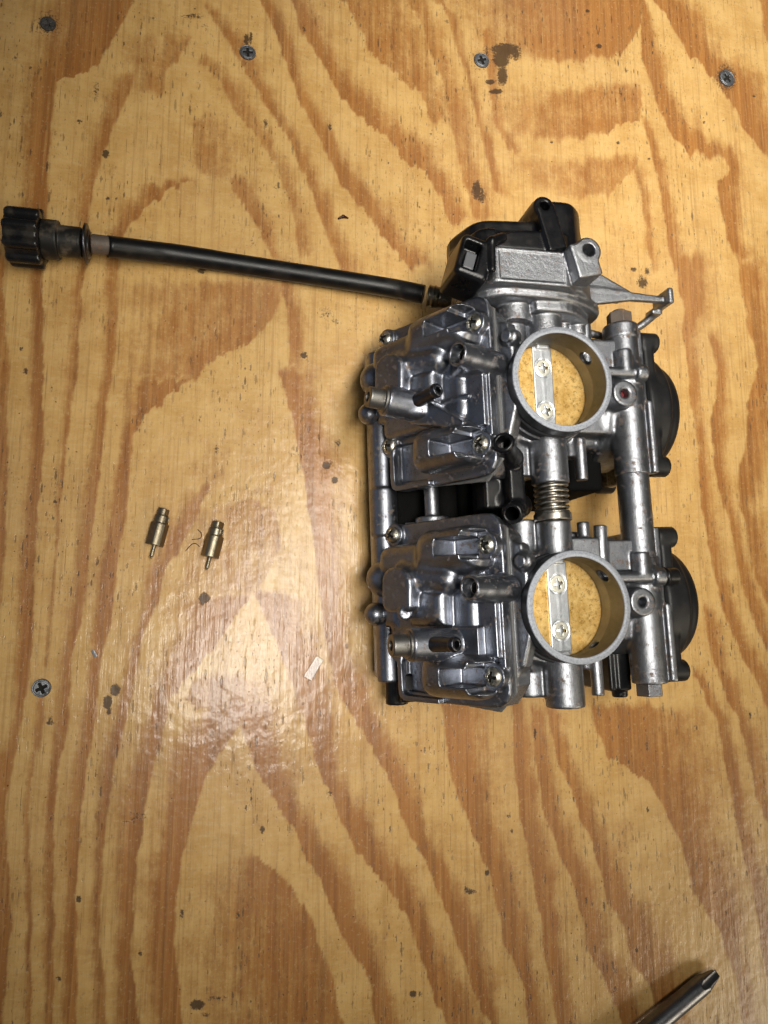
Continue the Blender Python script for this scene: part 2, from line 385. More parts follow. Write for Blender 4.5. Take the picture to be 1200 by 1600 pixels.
# ================================================================== the plywood bench top
# bands of latewood: rows of (y, x of the crisp edge, x where it has faded), in the photo's own pixels laid onto the board
BANDS = [
 ([(0,212,90),(50,182,70),(100,158,60),(114,130,52),(128,88,47),(200,80,38),(265,74,42),(320,74,38),(425,68,48),(500,67,50),(600,67,47),(700,67,46),(800,60,40),(900,54,30),(1000,52,27),(1100,38,20),(1150,30,12),(1200,20,-8),(1250,10,-25),(1340,12,-25),(1450,17,-20),(1600,4,-30)],1),
 ([(395,6,-25),(500,9,-20),(560,14,-20),(650,11,-20),(750,12,-20),(880,8,-20),(960,1,-20)],.8),
 ([(115,212,185),(150,202,170),(175,190,160),(200,176,152),(230,166,143),(260,156,133),(300,145,120),(350,137,118),(400,135,118),(500,127,110),(600,118,100),(700,104,95),(800,95,88),(900,88,82),(1000,80,72),(1045,75,68)],.75),
 ([(1085,70,57),(1110,68,57),(1150,65,52),(1200,55,43),(1230,48,38),(1370,47,38),(1450,50,41),(1600,50,41)],.85),
 ([(278,312,285),(290,275,225),(310,243,205),(340,215,185),(360,198,172),(410,184,162),(500,183,164),(560,178,161),(600,172,155),(700,160,137),(800,150,128),(850,140,121),(900,137,118),(970,130,105),(1020,113,96),(1100,107,90),(1150,105,85),(1200,92,75),(1250,88,70),(1350,84,66),(1600,84,68)],.85),
 ([(590,300,205),(620,262,203),(650,226,200),(680,207,190),(750,202,176),(800,201,174),(850,187,165),(900,183,150),(970,175,146),(1050,156,137),(1100,152,130),(1150,145,123),(1200,135,111),(1300,127,107),(1400,118,100),(1500,122,100),(1600,120,98)],1),
 ([(760,330,300),(800,310,283),(850,285,250),(900,255,228),(950,245,225),(1000,222,207),(1050,212,195),(1100,205,183),(1150,190,170),(1200,178,158),(1300,167,148),(1360,160,145),(1430,155,141),(1500,162,144),(1600,168,147)],.85),
 ([(930,395,300),(960,372,292),(990,350,280),(1020,330,265),(1050,300,250),(1090,266,236),(1130,258,226),(1200,240,203),(1250,230,193),(1300,225,188),(1340,213,184),(1400,208,184),(1500,205,181),(1550,212,182),(1600,220,184)],1),
 ([(1100,376,330),(1135,374,290),(1180,342,265),(1220,320,258),(1250,310,254),(1300,297,252),(1350,282,230),(1380,277,226),(1450,272,227),(1500,276,230),(1600,287,242)],1),
 # right legs
 ([(1095,376,420),(1135,376,430),(1150,380,436),(1205,400,455),(1260,435,475),(1300,465,500),(1340,478,522),(1380,503,548),(1440,525,568),(1490,555,595),(1530,575,606),(1600,588,625)],1),
 ([(925,395,470),(965,415,480),(1010,435,495),(1060,452,512),(1110,470,520),(1160,485,525),(1210,500,535),(1260,528,565),(1330,557,612),(1360,580,637),(1380,600,648),(1430,635,665),(1490,655,695),(1550,675,730),(1600,700,750)],1),
 ([(575,430,480),(610,445,485),(650,455,500),(700,465,520),(750,475,525),(850,490,530),(930,500,535),(1000,510,545),(1060,520,565),(1100,540,582),(1160,575,612),(1210,605,640),(1280,632,663),(1330,652,683),(1360,670,702),(1420,695,732),(1485,720,760),(1540,735,775),(1600,768,782)],1),
 ([(1080,688,748),(1110,690,752),(1160,697,757),(1240,712,768),(1280,730,777),(1360,762,802),(1410,775,815),(1460,785,825),(1490,800,832),(1550,820,842),(1600,827,854)],1),
 ([(1090,800,818),(1120,800,822),(1210,805,837),(1280,815,848),(1360,830,866),(1410,840,869),(1460,848,877),(1510,855,886),(1600,872,904)],1),
 ([(1100,828,845),(1175,835,857),(1260,848,877),(1310,868,897),(1360,885,917),(1380,895,927),(1435,910,944),(1485,918,954),(1535,945,988),(1600,972,1005)],1),
 ([(1100,850,872),(1185,872,897),(1260,902,928),(1310,922,950),(1360,935,970),(1410,950,995),(1460,975,1035),(1510,990,1055),(1540,1010,1065),(1600,1035,1080)],.9),
 ([(1105,925,1060),(1130,925,1085),(1185,950,1100),(1225,1010,1110),(1260,1037,1117),(1310,1060,1130),(1360,1075,1140),(1400,1082,1155),(1420,1100,1158),(1460,1130,1166),(1535,1150,1174),(1600,1163,1190)],.9),
 ([(1055,1080,1100),(1100,1107,1128),(1125,1120,1138),(1162,1127,1146),(1200,1135,1155),(1300,1155,1176),(1400,1177,1194),(1450,1185,1205),(1600,1210,1235)],.95),
 ([(400,1055,1112),(450,1060,1110),(480,1068,1106),(520,1065,1088),(590,1075,1092),(675,1085,1102),(750,1092,1110),(800,1097,1116),(850,1107,1128),(900,1117,1138),(955,1132,1155),(1012,1155,1178),(1050,1175,1200),(1100,1195,1220)],.85),
 ([(940,1098,1116),(1020,1112,1134),(1075,1130,1152),(1112,1147,1170),(1150,1162,1185),(1200,1174,1198),(1240,1180,1208),(1280,1196,1225)],.85),
 ([(515,1105,1122),(570,1118,1135),(620,1120,1138),(650,1108,1132),(710,1113,1134),(762,1122,1142),(800,1137,1152),(875,1150,1168),(925,1165,1186),(975,1180,1202),(1012,1197,1220)],.85),
 ([(400,1150,1192),(450,1160,1205),(500,1165,1212),(530,1175,1220),(570,1182,1225),(625,1168,1220),(675,1165,1212),(740,1152,1195),(790,1156,1185),(800,1162,1185),(887,1175,1202),(940,1195,1225)],.8),
 ([(0,1000,1010),(60,1001,1020),(100,1003,1034),(140,1018,1044),(175,1030,1066),(212,1050,1098),(228,1062,1142),(243,1076,1146)],1),
 ([(225,1122,1144),(265,1140,1158),(280,1121,1158),(300,1120,1159),(340,1130,1158),(370,1137,1160),(400,1150,1180)],.9),
 ([(-20,1015,1066),(0,1020,1072),(40,1050,1098),(62,1060,1112),(85,1075,1128),(100,1090,1155),(118,1115,1185),(150,1137,1195),(195,1162,1205),(240,1190,1225)],1),
 ([(-20,1187,1240),(40,1190,1240),(62,1196,1240)],.8),
 ([(190,1003,1012),(225,1010,1026),(275,1025,1042),(337,1037,1055),(400,1048,1070),(425,1053,1074)],.85),
 ([(262,985,1005),(287,995,1010),(350,1006,1020),(400,1013,1027),(430,1018,1030)],.7),
 ([(-20,1000,755),(0,1000,760),(40,1000,760),(70,985,775),(92,972,815)],.95),
 ([(135,1000,830),(170,1003,797),(190,1000,784),(205,962,780),(214,940,800)],.75),
 ([(247,1000,775),(268,990,785),(288,975,820),(308,952,885)],.65),
 ([(40,752,770),(110,760,778),(190,770,792),(215,786,806),(240,800,815)],.8),
 ([(0,680,692),(20,697,712),(115,725,735),(200,748,760),(250,760,775),(300,770,795)],.8),
 ([(0,636,672),(50,658,692),(100,680,707),(150,695,722),(200,705,737),(250,715,748),(300,725,772),(345,742,775)],.7),
 ([(-20,520,640),(0,540,655),(50,562,660),(80,575,668),(110,610,685),(150,655,702),(190,672,706)],.75),
 ([(-20,395,418),(0,405,428),(60,433,458),(140,460,478),(210,495,524),(280,530,563),(325,563,603),(370,600,634),(420,640,676)],.9),
 ([(0,455,478),(50,470,506),(100,505,532),(130,520,558),(170,550,594),(195,572,625),(210,600,645),(250,630,684),(285,675,706),(350,705,733)],.9),
 ([(10,315,340),(65,355,382),(100,375,402),(160,410,432),(210,445,467),(280,478,502),(340,500,527),(400,525,552),(450,545,570)],.75),
 ([(55,300,210),(80,290,205),(110,262,205),(145,255,208)],.6),
 ([(90,300,340),(130,345,372),(170,362,397),(215,400,427),(260,430,452),(330,455,477),(400,470,492)],.6),
 # broad soft heartwood areas at the tops of arches
 ([(180,300,372),(215,300,375),(255,305,372),(278,318,360)],.55),
 ([(440,450,212),(500,425,206),(535,395,206),(560,335,206),(590,305,206)],.72),
 ([(275,358,385),(300,362,400),(330,385,415),(380,415,435),(440,440,462),(520,452,478),(575,448,470)],.75),
 ([(700,365,300),(740,352,305),(760,345,318)],.35),
 ([(765,365,440),(800,432,290),(850,440,290),(900,420,290),(930,396,290)],.55),
 ([(1055,300,410),(1095,290,420),(1135,372,300)],.8),
 ([(1335,398,380),(1370,440,345),(1410,475,330),(1460,495,320),(1510,515,318),(1600,540,318)],.8),
 ([(760,290,320),(860,292,318),(930,290,320)],.4),
 ([(1285,985,925),(1310,1000,935),(1340,985,930)],.3),
]
STAINS = [  # x, y, rx, ry, strength : old spills, dents and soot on this board
 (790,78,22,10,1),(783,92,13,14,.95),(806,86,10,10,.7),(785,118,8,16,.9),(766,128,8,4,1),(775,143,11,4,1),(760,80,4,14,.6),
 (745,297,8,16,.85),(752,306,8,14,.7),(705,300,6,6,.45),(990,421,5,4,.8),(1011,424,4,6,.8),(1004,442,9,9,.8),(1001,432,4,5,.6),
 (180,1078,8,9,1),(168,1098,7,11,1),(170,1112,3,6,1),(78,1128,6,6,.8),(308,1570,11,8,1),(340,1560,22,5,.6),(320,1585,10,4,.7),
 (302,25,22,5,.6),(320,40,10,4,.5),(240,28,8,5,.5),(300,30,70,45,.16),(150,140,6,18,.55),(165,240,6,7,.9),(124,190,6,5,.6),(385,62,4,10,.9),(392,58,3,10,.8),
 (75,38,24,24,.55),(387,80,20,22,.45),(752,95,19,20,.5),(1135,122,18,22,.7),(1161,58,10,11,.38),(415,193,4,10,.7),(515,198,4,7,.7),(475,45,4,8,.6),
 (533,342,11,4,.25),(315,423,7,5,.9),(510,490,14,12,.5),(525,502,7,4,.6),(475,555,6,5,.9),(482,565,4,8,.5),(510,727,6,6,1),(523,750,5,5,1),(517,722,4,8,.5),(528,692,6,8,.6),
 (319,934,9,8,.9),(316,942,5,4,.8),(297,915,14,8,.35),(215,1020,4,4,.5),(338,703,4,9,.6),(312,655,3,8,.6),(457,752,6,6,.35),(86,785,3,10,.7),(88,755,4,4,.6),
 (40,580,4,7,.8),(33,545,4,5,.7),(80,610,5,9,.5),(90,690,3,8,.5),(123,1405,4,6,1),(54,1379,16,9,.25),(80,1275,4,10,.6),(215,1275,18,10,.5),(200,1285,18,4,.5),
 (410,1296,4,7,.9),(370,1223,2.5,8,.6),(393,1248,2.5,12,.7),(384,1264,2.5,7,.7),(515,1240,7,7,.5),(284,1428,2.5,10,.9),(168,1440,8,4,.3),(372,1430,5,7,.6),(220,1490,5,5,.7),
 (92,1530,5,6,.7),(270,1520,3,8,.6),(735,1393,9,5,.8),(728,1388,3,3,1),(761,1364,4,5,1),(795,1275,4,5,.7),(800,1298,4,4,.7),(844,1277,5,8,.4),(916,1405,3,3,.8),
 (645,1553,6,5,1),(657,1553,3,5,.8),(641,1528,4,5,.5),(836,1147,2.5,10,.9),(995,1485,2,5,1),(960,1470,14,3,.35),(1012,1265,2.5,5,.8),(1047,1347,2,9,.5),(1087,1137,4,6,.6),(1172,1118,3,6,.7),
 (1036,1135,3,6,.4),(300,853,40,18,.12),(545,1028,30,6,.3),(300,1030,30,5,.3),(440,1160,14,6,.4),(465,1153,4,10,.5),(60,1085,22,24,.3),(80,1110,3,30,.5),(50,1180,3,25,.45),(95,1285,3,10,.5),
 (490,1025,18,4,.35),(415,1000,14,3,.4),(1060,720,3,7,.5),(1150,527,3,3,.5),(1145,460,3,5,.4),(1115,453,6,2,.4),(975,373,8,4,.4),(862,222,3,3,.8),(918,17,3.5,3,.9),(936,72,4.5,3.5,1),(966,223,3,3,.9),(1014,248,2.5,2.5,.9),(1100,191,2.5,2.5,.9),(1029,145,2,2,.8),(1014,99,2,2,.7),
 (1178,150,3,3,.7),(1083,106,2,2,.7),(1101,125,2,2,.7),(345,390,4,12,.4),(395,380,5,12,.5),(270,545,4,9,.2),(430,293,12,3,.5),(615,340,3,3,.3),(245,350,9,3,.3),(168,310,5,3,.8),(182,311,3,3,.8),
]
def proj_np(Wx, Wy):                                     # board point -> photo pixel (where on the traced figure it lies)
    q = np.stack([Wx, Wy, np.full_like(Wx, -HCAM)], -1) @ CM
    return CX+FPX*q[..., 0]/q[..., 2], CY+FPX*q[..., 1]/q[..., 2]
def smooth1d(x, wl, seed):
    r = np.random.default_rng(seed).uniform(-1, 1, 4000)
    return np.interp(x/wl, np.arange(4000)-1000, r)
def ss(e0, e1, v):
    t = np.clip((v-e0)/(e1-e0), 0, 1); return t*t*(3-2*t)
def build_board():
    def axis(lo, hi, step, far):
        a = list(np.arange(lo, hi+step, step)); s = step; l, h = a[0], a[-1]; L, Hh = [], []
        while l > -far: s *= 1.45; l -= s; L.append(l); h += s; Hh.append(h)
        return np.array(L[::-1]+a+Hh)
    xs = axis(-135, 350, 1.0, 520); ys = axis(-215, 400, 1.0, 620)
    X, Y = np.meshgrid(xs, ys, indexing='ij'); nx, ny = X.shape
    px, py = proj_np(X, np.maximum(Y, -700)); px = np.clip(px, -900, 2100); py = np.clip(py, -900, 2500)
    yj = py + 5*smooth1d(px, 3.2, 1) + 5*smooth1d(px, 9, 2) + 4*smooth1d(px, 26, 3)
    xj = px + 2.0*smooth1d(py, 22, 4) + 1.0*smooth1d(py, 7, 5)
    g = np.zeros_like(X)
    for rows, st in BANDS:
        A = np.array(rows, float); e0 = A[0, 0]; e1 = A[-1, 0]
        ylo, yhi = (-1e9 if e0 <= 0 else e0), (1e9 if e1 >= 1600 else e1)
        xs_ = np.interp(yj, A[:, 0], A[:, 1]); xf = np.interp(yj, A[:, 0], A[:, 2])
        wv = xf-xs_; wv = np.where(np.abs(wv) < 6, np.sign(wv+1e-6)*6, wv)
        u = (xj-xs_)/wv; d = (xj-xs_)*np.sign(wv)
        p = ss(-3, 3.5, d)*(1-.22*np.clip(u, 0, 1))*(1-ss(.4, 1.7, u))
        p = p*ss(ylo-12, ylo+12, yj)*(1-ss(yhi-8, yhi+8, yj))
        g = np.maximum(g, p*st)
    s = np.zeros_like(X)
    for x, y, rx, ry, a in STAINS:
        w = ((px-x)/(rx*1.35))**2+((py-y)/(ry*1.35))**2
        s = np.maximum(s, a*np.clip(1.0-.8*w, 0, 1))
    V = np.stack([X, Y, np.zeros_like(X)], -1).reshape(-1, 3)*MM
    I = np.arange(nx*ny).reshape(nx, ny)
    Fq = np.stack([I[:-1, :-1], I[1:, :-1], I[1:, 1:], I[:-1, 1:]], -1).reshape(-1, 4)
    me = mesh_np('plywood_board', V, Fq, True)
    for nm, ar in (('grain', g), ('stain', s)):
        at = me.attributes.new(nm, 'FLOAT', 'POINT'); at.data.foreach_set('value', ar.astype(np.float32).ravel())
    return me
def wood_mat():
    m, nt, b = newmat('varnished_plywood'); co = coords(nt)
    at = N(nt, 'ShaderNodeAttribute', attribute_name='grain').outputs['Fac']
    st = N(nt, 'ShaderNodeAttribute', attribute_name='stain').outputs['Fac']
    fine = noise(nt, co, 1, 4, .7, stretch=(620, 15, 1)); mid = noise(nt, co, 1, 4, .6, stretch=(300, 9, 1))
    mott = noise(nt, co, 60, 4, .6); big = noise(nt, co, 9, 3, .5)
    fib = noise(nt, co, 520, 4, .75); diag = noise(nt, co, 1, 3, .7, stretch=(130, 640, 1), rot=(0, 0, .5))
    gv = math_(nt, 'ADD', at, math_(nt, 'MULTIPLY', math_(nt, 'SUBTRACT', fine, .5), .6))
    gv = math_(nt, 'ADD', gv, math_(nt, 'MULTIPLY', math_(nt, 'SUBTRACT', mott, .5), .6))
    gv = math_(nt, 'ADD', gv, math_(nt, 'MULTIPLY', math_(nt, 'SUBTRACT', noise(nt, co, 1, 4, .65, stretch=(230, 95, 1)), .5), .75))
    gv = math_(nt, 'ADD', gv, math_(nt, 'MULTIPLY', math_(nt, 'SUBTRACT', mid, .5), .45))
    gv = math_(nt, 'ADD', gv, math_(nt, 'MULTIPLY', math_(nt, 'SUBTRACT', fib, .5), .55))
    k = sstep(nt, gv, .03, .88)
    pale = mixc(nt, sstep(nt, mott, .3, .7), (.655, .415, .152), (.55, .32, .10))
    pale = mixc(nt, math_(nt, 'MULTIPLY', sstep(nt, diag, .45, .75), .45), pale, (.68, .49, .23))
    pale = mixc(nt, math_(nt, 'MULTIPLY', sstep(nt, mid, .45, .75), .42), pale, (.44, .245, .075))
    dark = mixc(nt, sstep(nt, mid, .3, .7), (.425, .190, .050), (.315, .125, .029))
    dark = mixc(nt, math_(nt, 'MULTIPLY', sstep(nt, fine, .50, .70), .5), dark, (.53, .295, .105))
    dark = mixc(nt, math_(nt, 'MULTIPLY', sstep(nt, noise(nt, co, 1, 3, .65, stretch=(430, 5, 1)), .46, .64), .65), dark, (.24, .098, .028))
    c = mixc(nt, k, pale, dark)
    c = mixc(nt, math_(nt, 'MULTIPLY', sstep(nt, noise(nt, co, 1, 3, .65, stretch=(560, 11, 1)), .52, .66), .38), c, (.34, .18, .06))
    c = mixc(nt, math_(nt, 'MULTIPLY', sstep(nt, big, .45, .75), .22), c, (.36, .21, .12))
    c = mixc(nt, math_(nt, 'MULTIPLY', sstep(nt, noise(nt, co, 330, 5, .78), .54, .72), .42), c, (.27, .16, .07))
    c = mixc(nt, math_(nt, 'MULTIPLY', sstep(nt, noise(nt, co, 610, 3, .7), .56, .72), .30), c, (.74, .55, .29))
    # dirt: flecks along the grain, pin-prick spots, hair-line scratches
    fl = noise(nt, co, 1, 2, .5, stretch=(420, 150, 1)); patch = sstep(nt, noise(nt, co, 24, 3), .46, .66)
    c = mixc(nt, math_(nt, 'MULTIPLY', math_(nt, 'MULTIPLY', sstep(nt, fl, .70, .78), patch), .6), c, (.10, .065, .035))
    dots = noise(nt, co, 620, 1, .4)
    c = mixc(nt, math_(nt, 'MULTIPLY', sstep(nt, dots, .775, .81), .85), c, (.045, .03, .02))
    pores = noise(nt, co, 1, 2, .6, stretch=(800, 330, 1))
    c = mixc(nt, math_(nt, 'MULTIPLY', math_(nt, 'MULTIPLY', sstep(nt, pores, .62, .72), sstep(nt, noise(nt, co, 16, 3), .38, .62)), .6), c, (.14, .085, .04))
    scr = None
    def scratch(rot, a, asp, keep, thr=.16, ragged=0.):
        mp = N(nt, 'ShaderNodeMapping', i_Scale=(a, a/asp, 1), i_Rotation=(0, 0, rot)); nt.links.new(co, mp.inputs[0])
        vo = N(nt, 'ShaderNodeTexVoronoi', voronoi_dimensions='2D', feature='F1'); nt.links.new(mp.outputs[0], vo.inputs['Vector']); vo.inputs['Scale'].default_value = 1.
        sp = nt.nodes.new('ShaderNodeSeparateColor'); nt.links.new(vo.outputs['Color'], sp.inputs[0])
        on = math_(nt, 'LESS_THAN', sp.outputs[0], keep)
        ds = math_(nt, 'DIVIDE', vo.outputs['Distance'], math_(nt, 'MULTIPLY_ADD', math_(nt, 'POWER', sp.outputs[2], 1.8), 1.0, .3))
        if ragged: ds = math_(nt, 'ADD', ds, math_(nt, 'MULTIPLY', math_(nt, 'SUBTRACT', noise(nt, co, 900, 3, .7), .5), ragged))
        return math_(nt, 'MULTIPLY', math_(nt, 'MULTIPLY', sstep(nt, ds, thr, thr*.45), on), math_(nt, 'MULTIPLY_ADD', sp.outputs[1], .75, .25))
    for ro, a, asp, kp in ((.35, 1200, 60, .045), (1.25, 1200, 70, .045), (-.7, 1100, 50, .045), (1.6, 1600, 90, .02), (-.15, 1300, 70, .03), (.9, 1500, 40, .02)):
        x = scratch(ro, a, asp, kp); scr = x if scr is None else math_(nt, 'MAXIMUM', scr, x)
    c = mixc(nt, math_(nt, 'MULTIPLY', scr, .65), c, (.13, .08, .04))
    dent = None
    for ro, a, asp, kp, rg in ((.2, 420, 4.5, .15, .5), (-.3, 520, 3, .13, .6), (1.3, 520, 5, .08, .5), (-.9, 480, 4, .075, .5), (.75, 700, 6, .07, .4), (0, 300, 1.3, .024, .7), (.1, 900, 1.6, .05, .6)):
        x = scratch(ro, a, asp, kp, .27, rg); dent = x if dent is None else math_(nt, 'MAXIMUM', dent, x)
    dent = math_(nt, 'MULTIPLY', dent, math_(nt, 'MULTIPLY_ADD', sstep(nt, noise(nt, co, 14, 3), .42, .60), .8, .2))
    c = mixc(nt, math_(nt, 'MULTIPLY', dent, .8), c, (.055, .038, .024))
    lite = scratch(1.1, 1700, 120, .03); lite = math_(nt, 'MAXIMUM', lite, scratch(.05, 1500, 80, .04))
    c = mixc(nt, math_(nt, 'MULTIPLY', lite, .45), c, (.70, .56, .34))
    sv = math_(nt, 'ADD', st, math_(nt, 'MULTIPLY', math_(nt, 'SUBTRACT', noise(nt, co, 800, 4, .75), .5), 1.5))
    sm = math_(nt, 'MULTIPLY', sstep(nt, sv, .40, .66), sstep(nt, st, .02, .25))
    c = mixc(nt, math_(nt, 'MULTIPLY', sm, .90), c, (.060, .034, .018))
    nt.links.new(c, b.inputs['Base Color'])
    rgh = math_(nt, 'ADD', math_(nt, 'MULTIPLY', mid, .25), .30)
    nt.links.new(rgh, b.inputs['Roughness'])
    b.inputs['Specular IOR Level'].default_value = .30
    nt.links.new(math_(nt, 'MULTIPLY', math_(nt, 'SUBTRACT', 1., math_(nt, 'MULTIPLY', sm, .85)), .42), b.inputs['Coat Weight']); b.inputs['Coat Roughness'].default_value = .15
    lump = noise(nt, co, 1, 4, .6, stretch=(300, 55, 1)); lump2 = None
    lump3 = noise(nt, co, 150, 1, .5); lump4 = noise(nt, co, 420, 1, .5)
    h = math_(nt, 'ADD', math_(nt, 'MULTIPLY', fine, .30), math_(nt, 'MULTIPLY', lump, .50))
    h = math_(nt, 'ADD', h, math_(nt, 'MULTIPLY', lump3, .8)); h = math_(nt, 'ADD', h, math_(nt, 'MULTIPLY', lump4, .22)); h = math_(nt, 'SUBTRACT', h, math_(nt, 'MULTIPLY', dent, .35))
    h = math_(nt, 'SUBTRACT', h, math_(nt, 'MULTIPLY', scr, .35)); h = math_(nt, 'SUBTRACT', h, math_(nt, 'MULTIPLY', sm, .2))
    nb = bump(nt, b, h, .00030, 1.0); nt.links.new(nb, b.inputs['Coat Normal'])
    return m
board = link('plywood_board', build_board(), wood_mat())
tag(board, 'varnished plywood bench top with bold orange and cream grain', None, kind='structure')

# ================================================================== shared little meshes
def phillips_mesh(r, hgt, name='screw', dome=True, slot=.62, sw=.16, dp=.55, h=.16, collar=False):
    v = Vol((-r-1, -r-1, -1.2), (r+1, r+1, hgt+1.2), h)
    if dome:
        Rr = (r*r+hgt*hgt)/(2*hgt)*1.12
        v.add(cyl((0, 0, -.6), (0, 0, hgt), r, rd=.5), 0)
        s = ball((0, 0, hgt-Rr), Rr)
        sl = s[0](v.ax[0][:, None, None], v.ax[1][None, :, None], v.ax[2][None, None, :])
        v.F = np.maximum(v.F, sl+0)
    else:
        v.add(cyl((0, 0, -.6), (0, 0, hgt), r, rd=.25), 0)
    d = hgt*dp+.35
    for ax in (0, 1):
        half = [r*sw, r*sw, d]; half[ax] = r*slot
        v.cut(box((0, 0, hgt), half, .08), .1)
    v.cut(ball((0, 0, hgt), r*.3), .1)
    return v.mesh(name)
PAN = phillips_mesh(3.7, 2.6, 'pan_screw'); PAN.materials.append(M['screw'])
FLATS = phillips_mesh(3.45, .7, 'plate_screw', dome=False, slot=.62, sw=.15, dp=1.2, h=.13); FLATS.materials.append(M['shaftscrew'])
def hexsock(r, L, h=.2):
    v = Vol((-r-2, -r-2, -1), (r+2, r+2, L+1), h)
    v.add(cyl((0, 0, -.5), (0, 0, L), r, rd=.6), 0); v.add(cyl((0, 0, .5), (0, 0, 2.2), r+1.3, rd=.4), .1); v.cut(cyl((0, 0, L-2.4), (0, 0, L+1), r*.46, rd=.1), .2); return v.mesh('drain_plug')
def hexhead(r, L, h=.2):
    v = Vol((-r-1, -r-1, -1), (r+1, r+1, L+1), h)
    hexp = [(r*math.cos(math.pi/3*i), r*math.sin(math.pi/3*i)) for i in range(6)]
    v.add(prism(((0, 0, 0), (1, 0, 0), (0, 1, 0), (0, 0, 1)), hexp, -.5, L, .25), 0); return v.mesh('hex_head')

# ================================================================== the carburettor rack
rack = bpy.data.objects.new('carburetor_rack', None); COL.objects.link(rack)
rack.location = Vector(ORG)*MM; rack.rotation_euler = (0, 0, ANG); rack.empty_display_size = .02
tag(rack, 'twin cast aluminium carburetor assembly with brass throttle plates and a black adjuster cable', 'carburetor')
S = 90.0                                                   # spacing of the two carburettors
def P_(o, parent): o.parent = parent; return o

# ---------------------------------------------------------------- body casting (both carburettors share it)
def body_mesh():
    v = Vol((-72, -43, -1), (58, 41, 84), .55)
    v.add(cyl((0, 0, 0), (0, 0, 64), 23.2, rd=1), 0)
    v.add(cyl((0, 0, 0), (0, 0, 7), 27, rd=1.2), 2)
    # bowl-side deck under the gasket
    v.add(prism(BF, [(36, 2), (29, -4), (-29, -4), (-37, 2), (-33, 48), (-28, 52), (30, 52), (34, 48)], -12, -1.0, 2.0), 4)
    v.add(prism(BF, rect(-24, 24, 0, 40), -30, -6, 3), 6)
    v.add(prism(BF, [(31, 5), (25, -9), (16, -11), (-10, -11), (-22, -7), (-31, 5)], -9, -2.5, 1.5), 2)
    v.add(cyl(BW(18, -10, -6), BW(18, -10, .6), 2.6, rd=.8), 1.0)           # small brass-topped plug boss
    v.add(cyl(BW(18, -10, -6), BW(18, -10, -1.5), 3.6, rd=.6), 1.2)
    # long gallery beside the shaft
    v.add(cyl((-9.5, -35.5, 54), (-9.0, 36.5, 54), 6.9, rd=.8), 2.0)
    v.add(cyl((-17, -30, 50), (-17, 28, 50), 5, rd=2), 3)
    # throttle shaft bosses
    v.add(cyl((1, -39.5, 63), (1, -15, 63), 7.7, rd=.8), 1.6)
    v.add(cyl((1, 15, 63), (1, 35, 63), 7.0, rd=.6), 1.6)
    v.add(box((9, 24, 54), (13.5, 4.5, 8.5), 1.0), 1.5)
    v.add(box((9, 26, 40), (10, 6, 14), 1.5), 2)
    v.cut(cyl((1, -40.5, 63), (1, -39.0, 63), 6.2, rd=.3), .3)
    # vacuum nipples
    v.add(cyl((17.3, 20, 58), (17.3, 35.5, 58), 2.6, rd=.3), .8)
    v.add(cyl((24.7, 15, 58), (25.2, 34, 58), 2.8, rd=.3), .8)
    v.add(cyl((18.5, -36.5, 58), (18.5, -18, 58), 2.6, rd=.3), 1.0)
    v.add(cyl((16.5, -26, 54), (16.5, -18, 54), 4.2, rd=.5), 1.5)
    # flats and ribs toward the diaphragm side
    v.add(box((38, 21, 50), (10.2, 6.6, 8.0), .7), 1.2)
    v.add(box((30.5, 21.5, 44), (2.2, 7.2, 12), .5), .6)
    v.add(box((30, 0, 48), (14, 15, 7), 2), 3)
    v.add(box((30, -2, 30), (12, 18, 18), 3), 4)
    v.add(cyl((45.5, -33.5, 54), (45.5, 20, 54), 7.4, rd=.7), 1.2)
    v.add(cyl((22, 11.4, 61), (48.5, 11.4, 61), 2.5, rd=.3), 1.2)
    v.add(cyl((46.0, 11.4, 61), (51.5, 11.4, 61), 4.0, rd=.8), 1.2)
    v.add(cyl((42, 12, 60), (42, 22.0, 60), 3.8, rd=.6), .8)
    v.add(cyl((38.4, 0.9, 52), (38.4, 0.9, 65), 5.9, rd=.4), 1.2)
    v.cut(cyl((38.4, 0.9, 56), (38.4, 0.9, 66), 1.8, rd=.1), .2)
    v.cut(cyl((38.4, 0.9, 64.2), (38.4, 0.9, 67), 1.8, 3.8, rd=.1), .2)
    # diaphragm chamber and its flange
    v.add(cyl((34, 0, 30), (50, 0, 30), 27, rd=1.5), 3)
    v.add(box((54.3, -16.5, 40), (1.5, 16.5, 19.5), .5), .8)
    v.add(box((52.2, 16, 38), (1.5, 17, 20.0), .5), .8)
    v.add(box((48.5, 28, 47), (2.2, 4.5, 9), .6), .8)
    # bore: spigot is a separate turned part, so hollow the body
    v.cut(cyl((0, 0, -3), (0, 0, 90), 19.9, rd=.1), .3)
    return v.mesh('carburetor_body')
def spigot_mesh():
    v = Vol((-25, -25, 60), (25, 25, 83.5), .36)
    v.add(cyl((0, 0, 61), (0, 0, 82), 20.9, rd=.5), 0)
    v.add(cyl((0, 0, 76.0), (0, 0, 82), 21.7, rd=.2), .5)
    v.add(cyl((0, 0, 61), (0, 0, 68), 22.2, rd=.6), 1)
    v.add(torus((0, 0, 73), (0, 0, 1), 21.0, .8), .8)
    v.cut(cyl((0, 0, 50), (0, 0, 90), 19.1, rd=.1), .1)
    v.cut(cyl((11, 9, 74.5), (22, 17, 74.5), 2.9, rd=.1), .2)
    v.cut(cyl((11, -14, 70), (18, -30, 70), 2.2, rd=.1), .2)
    return v.mesh('intake_spigot')
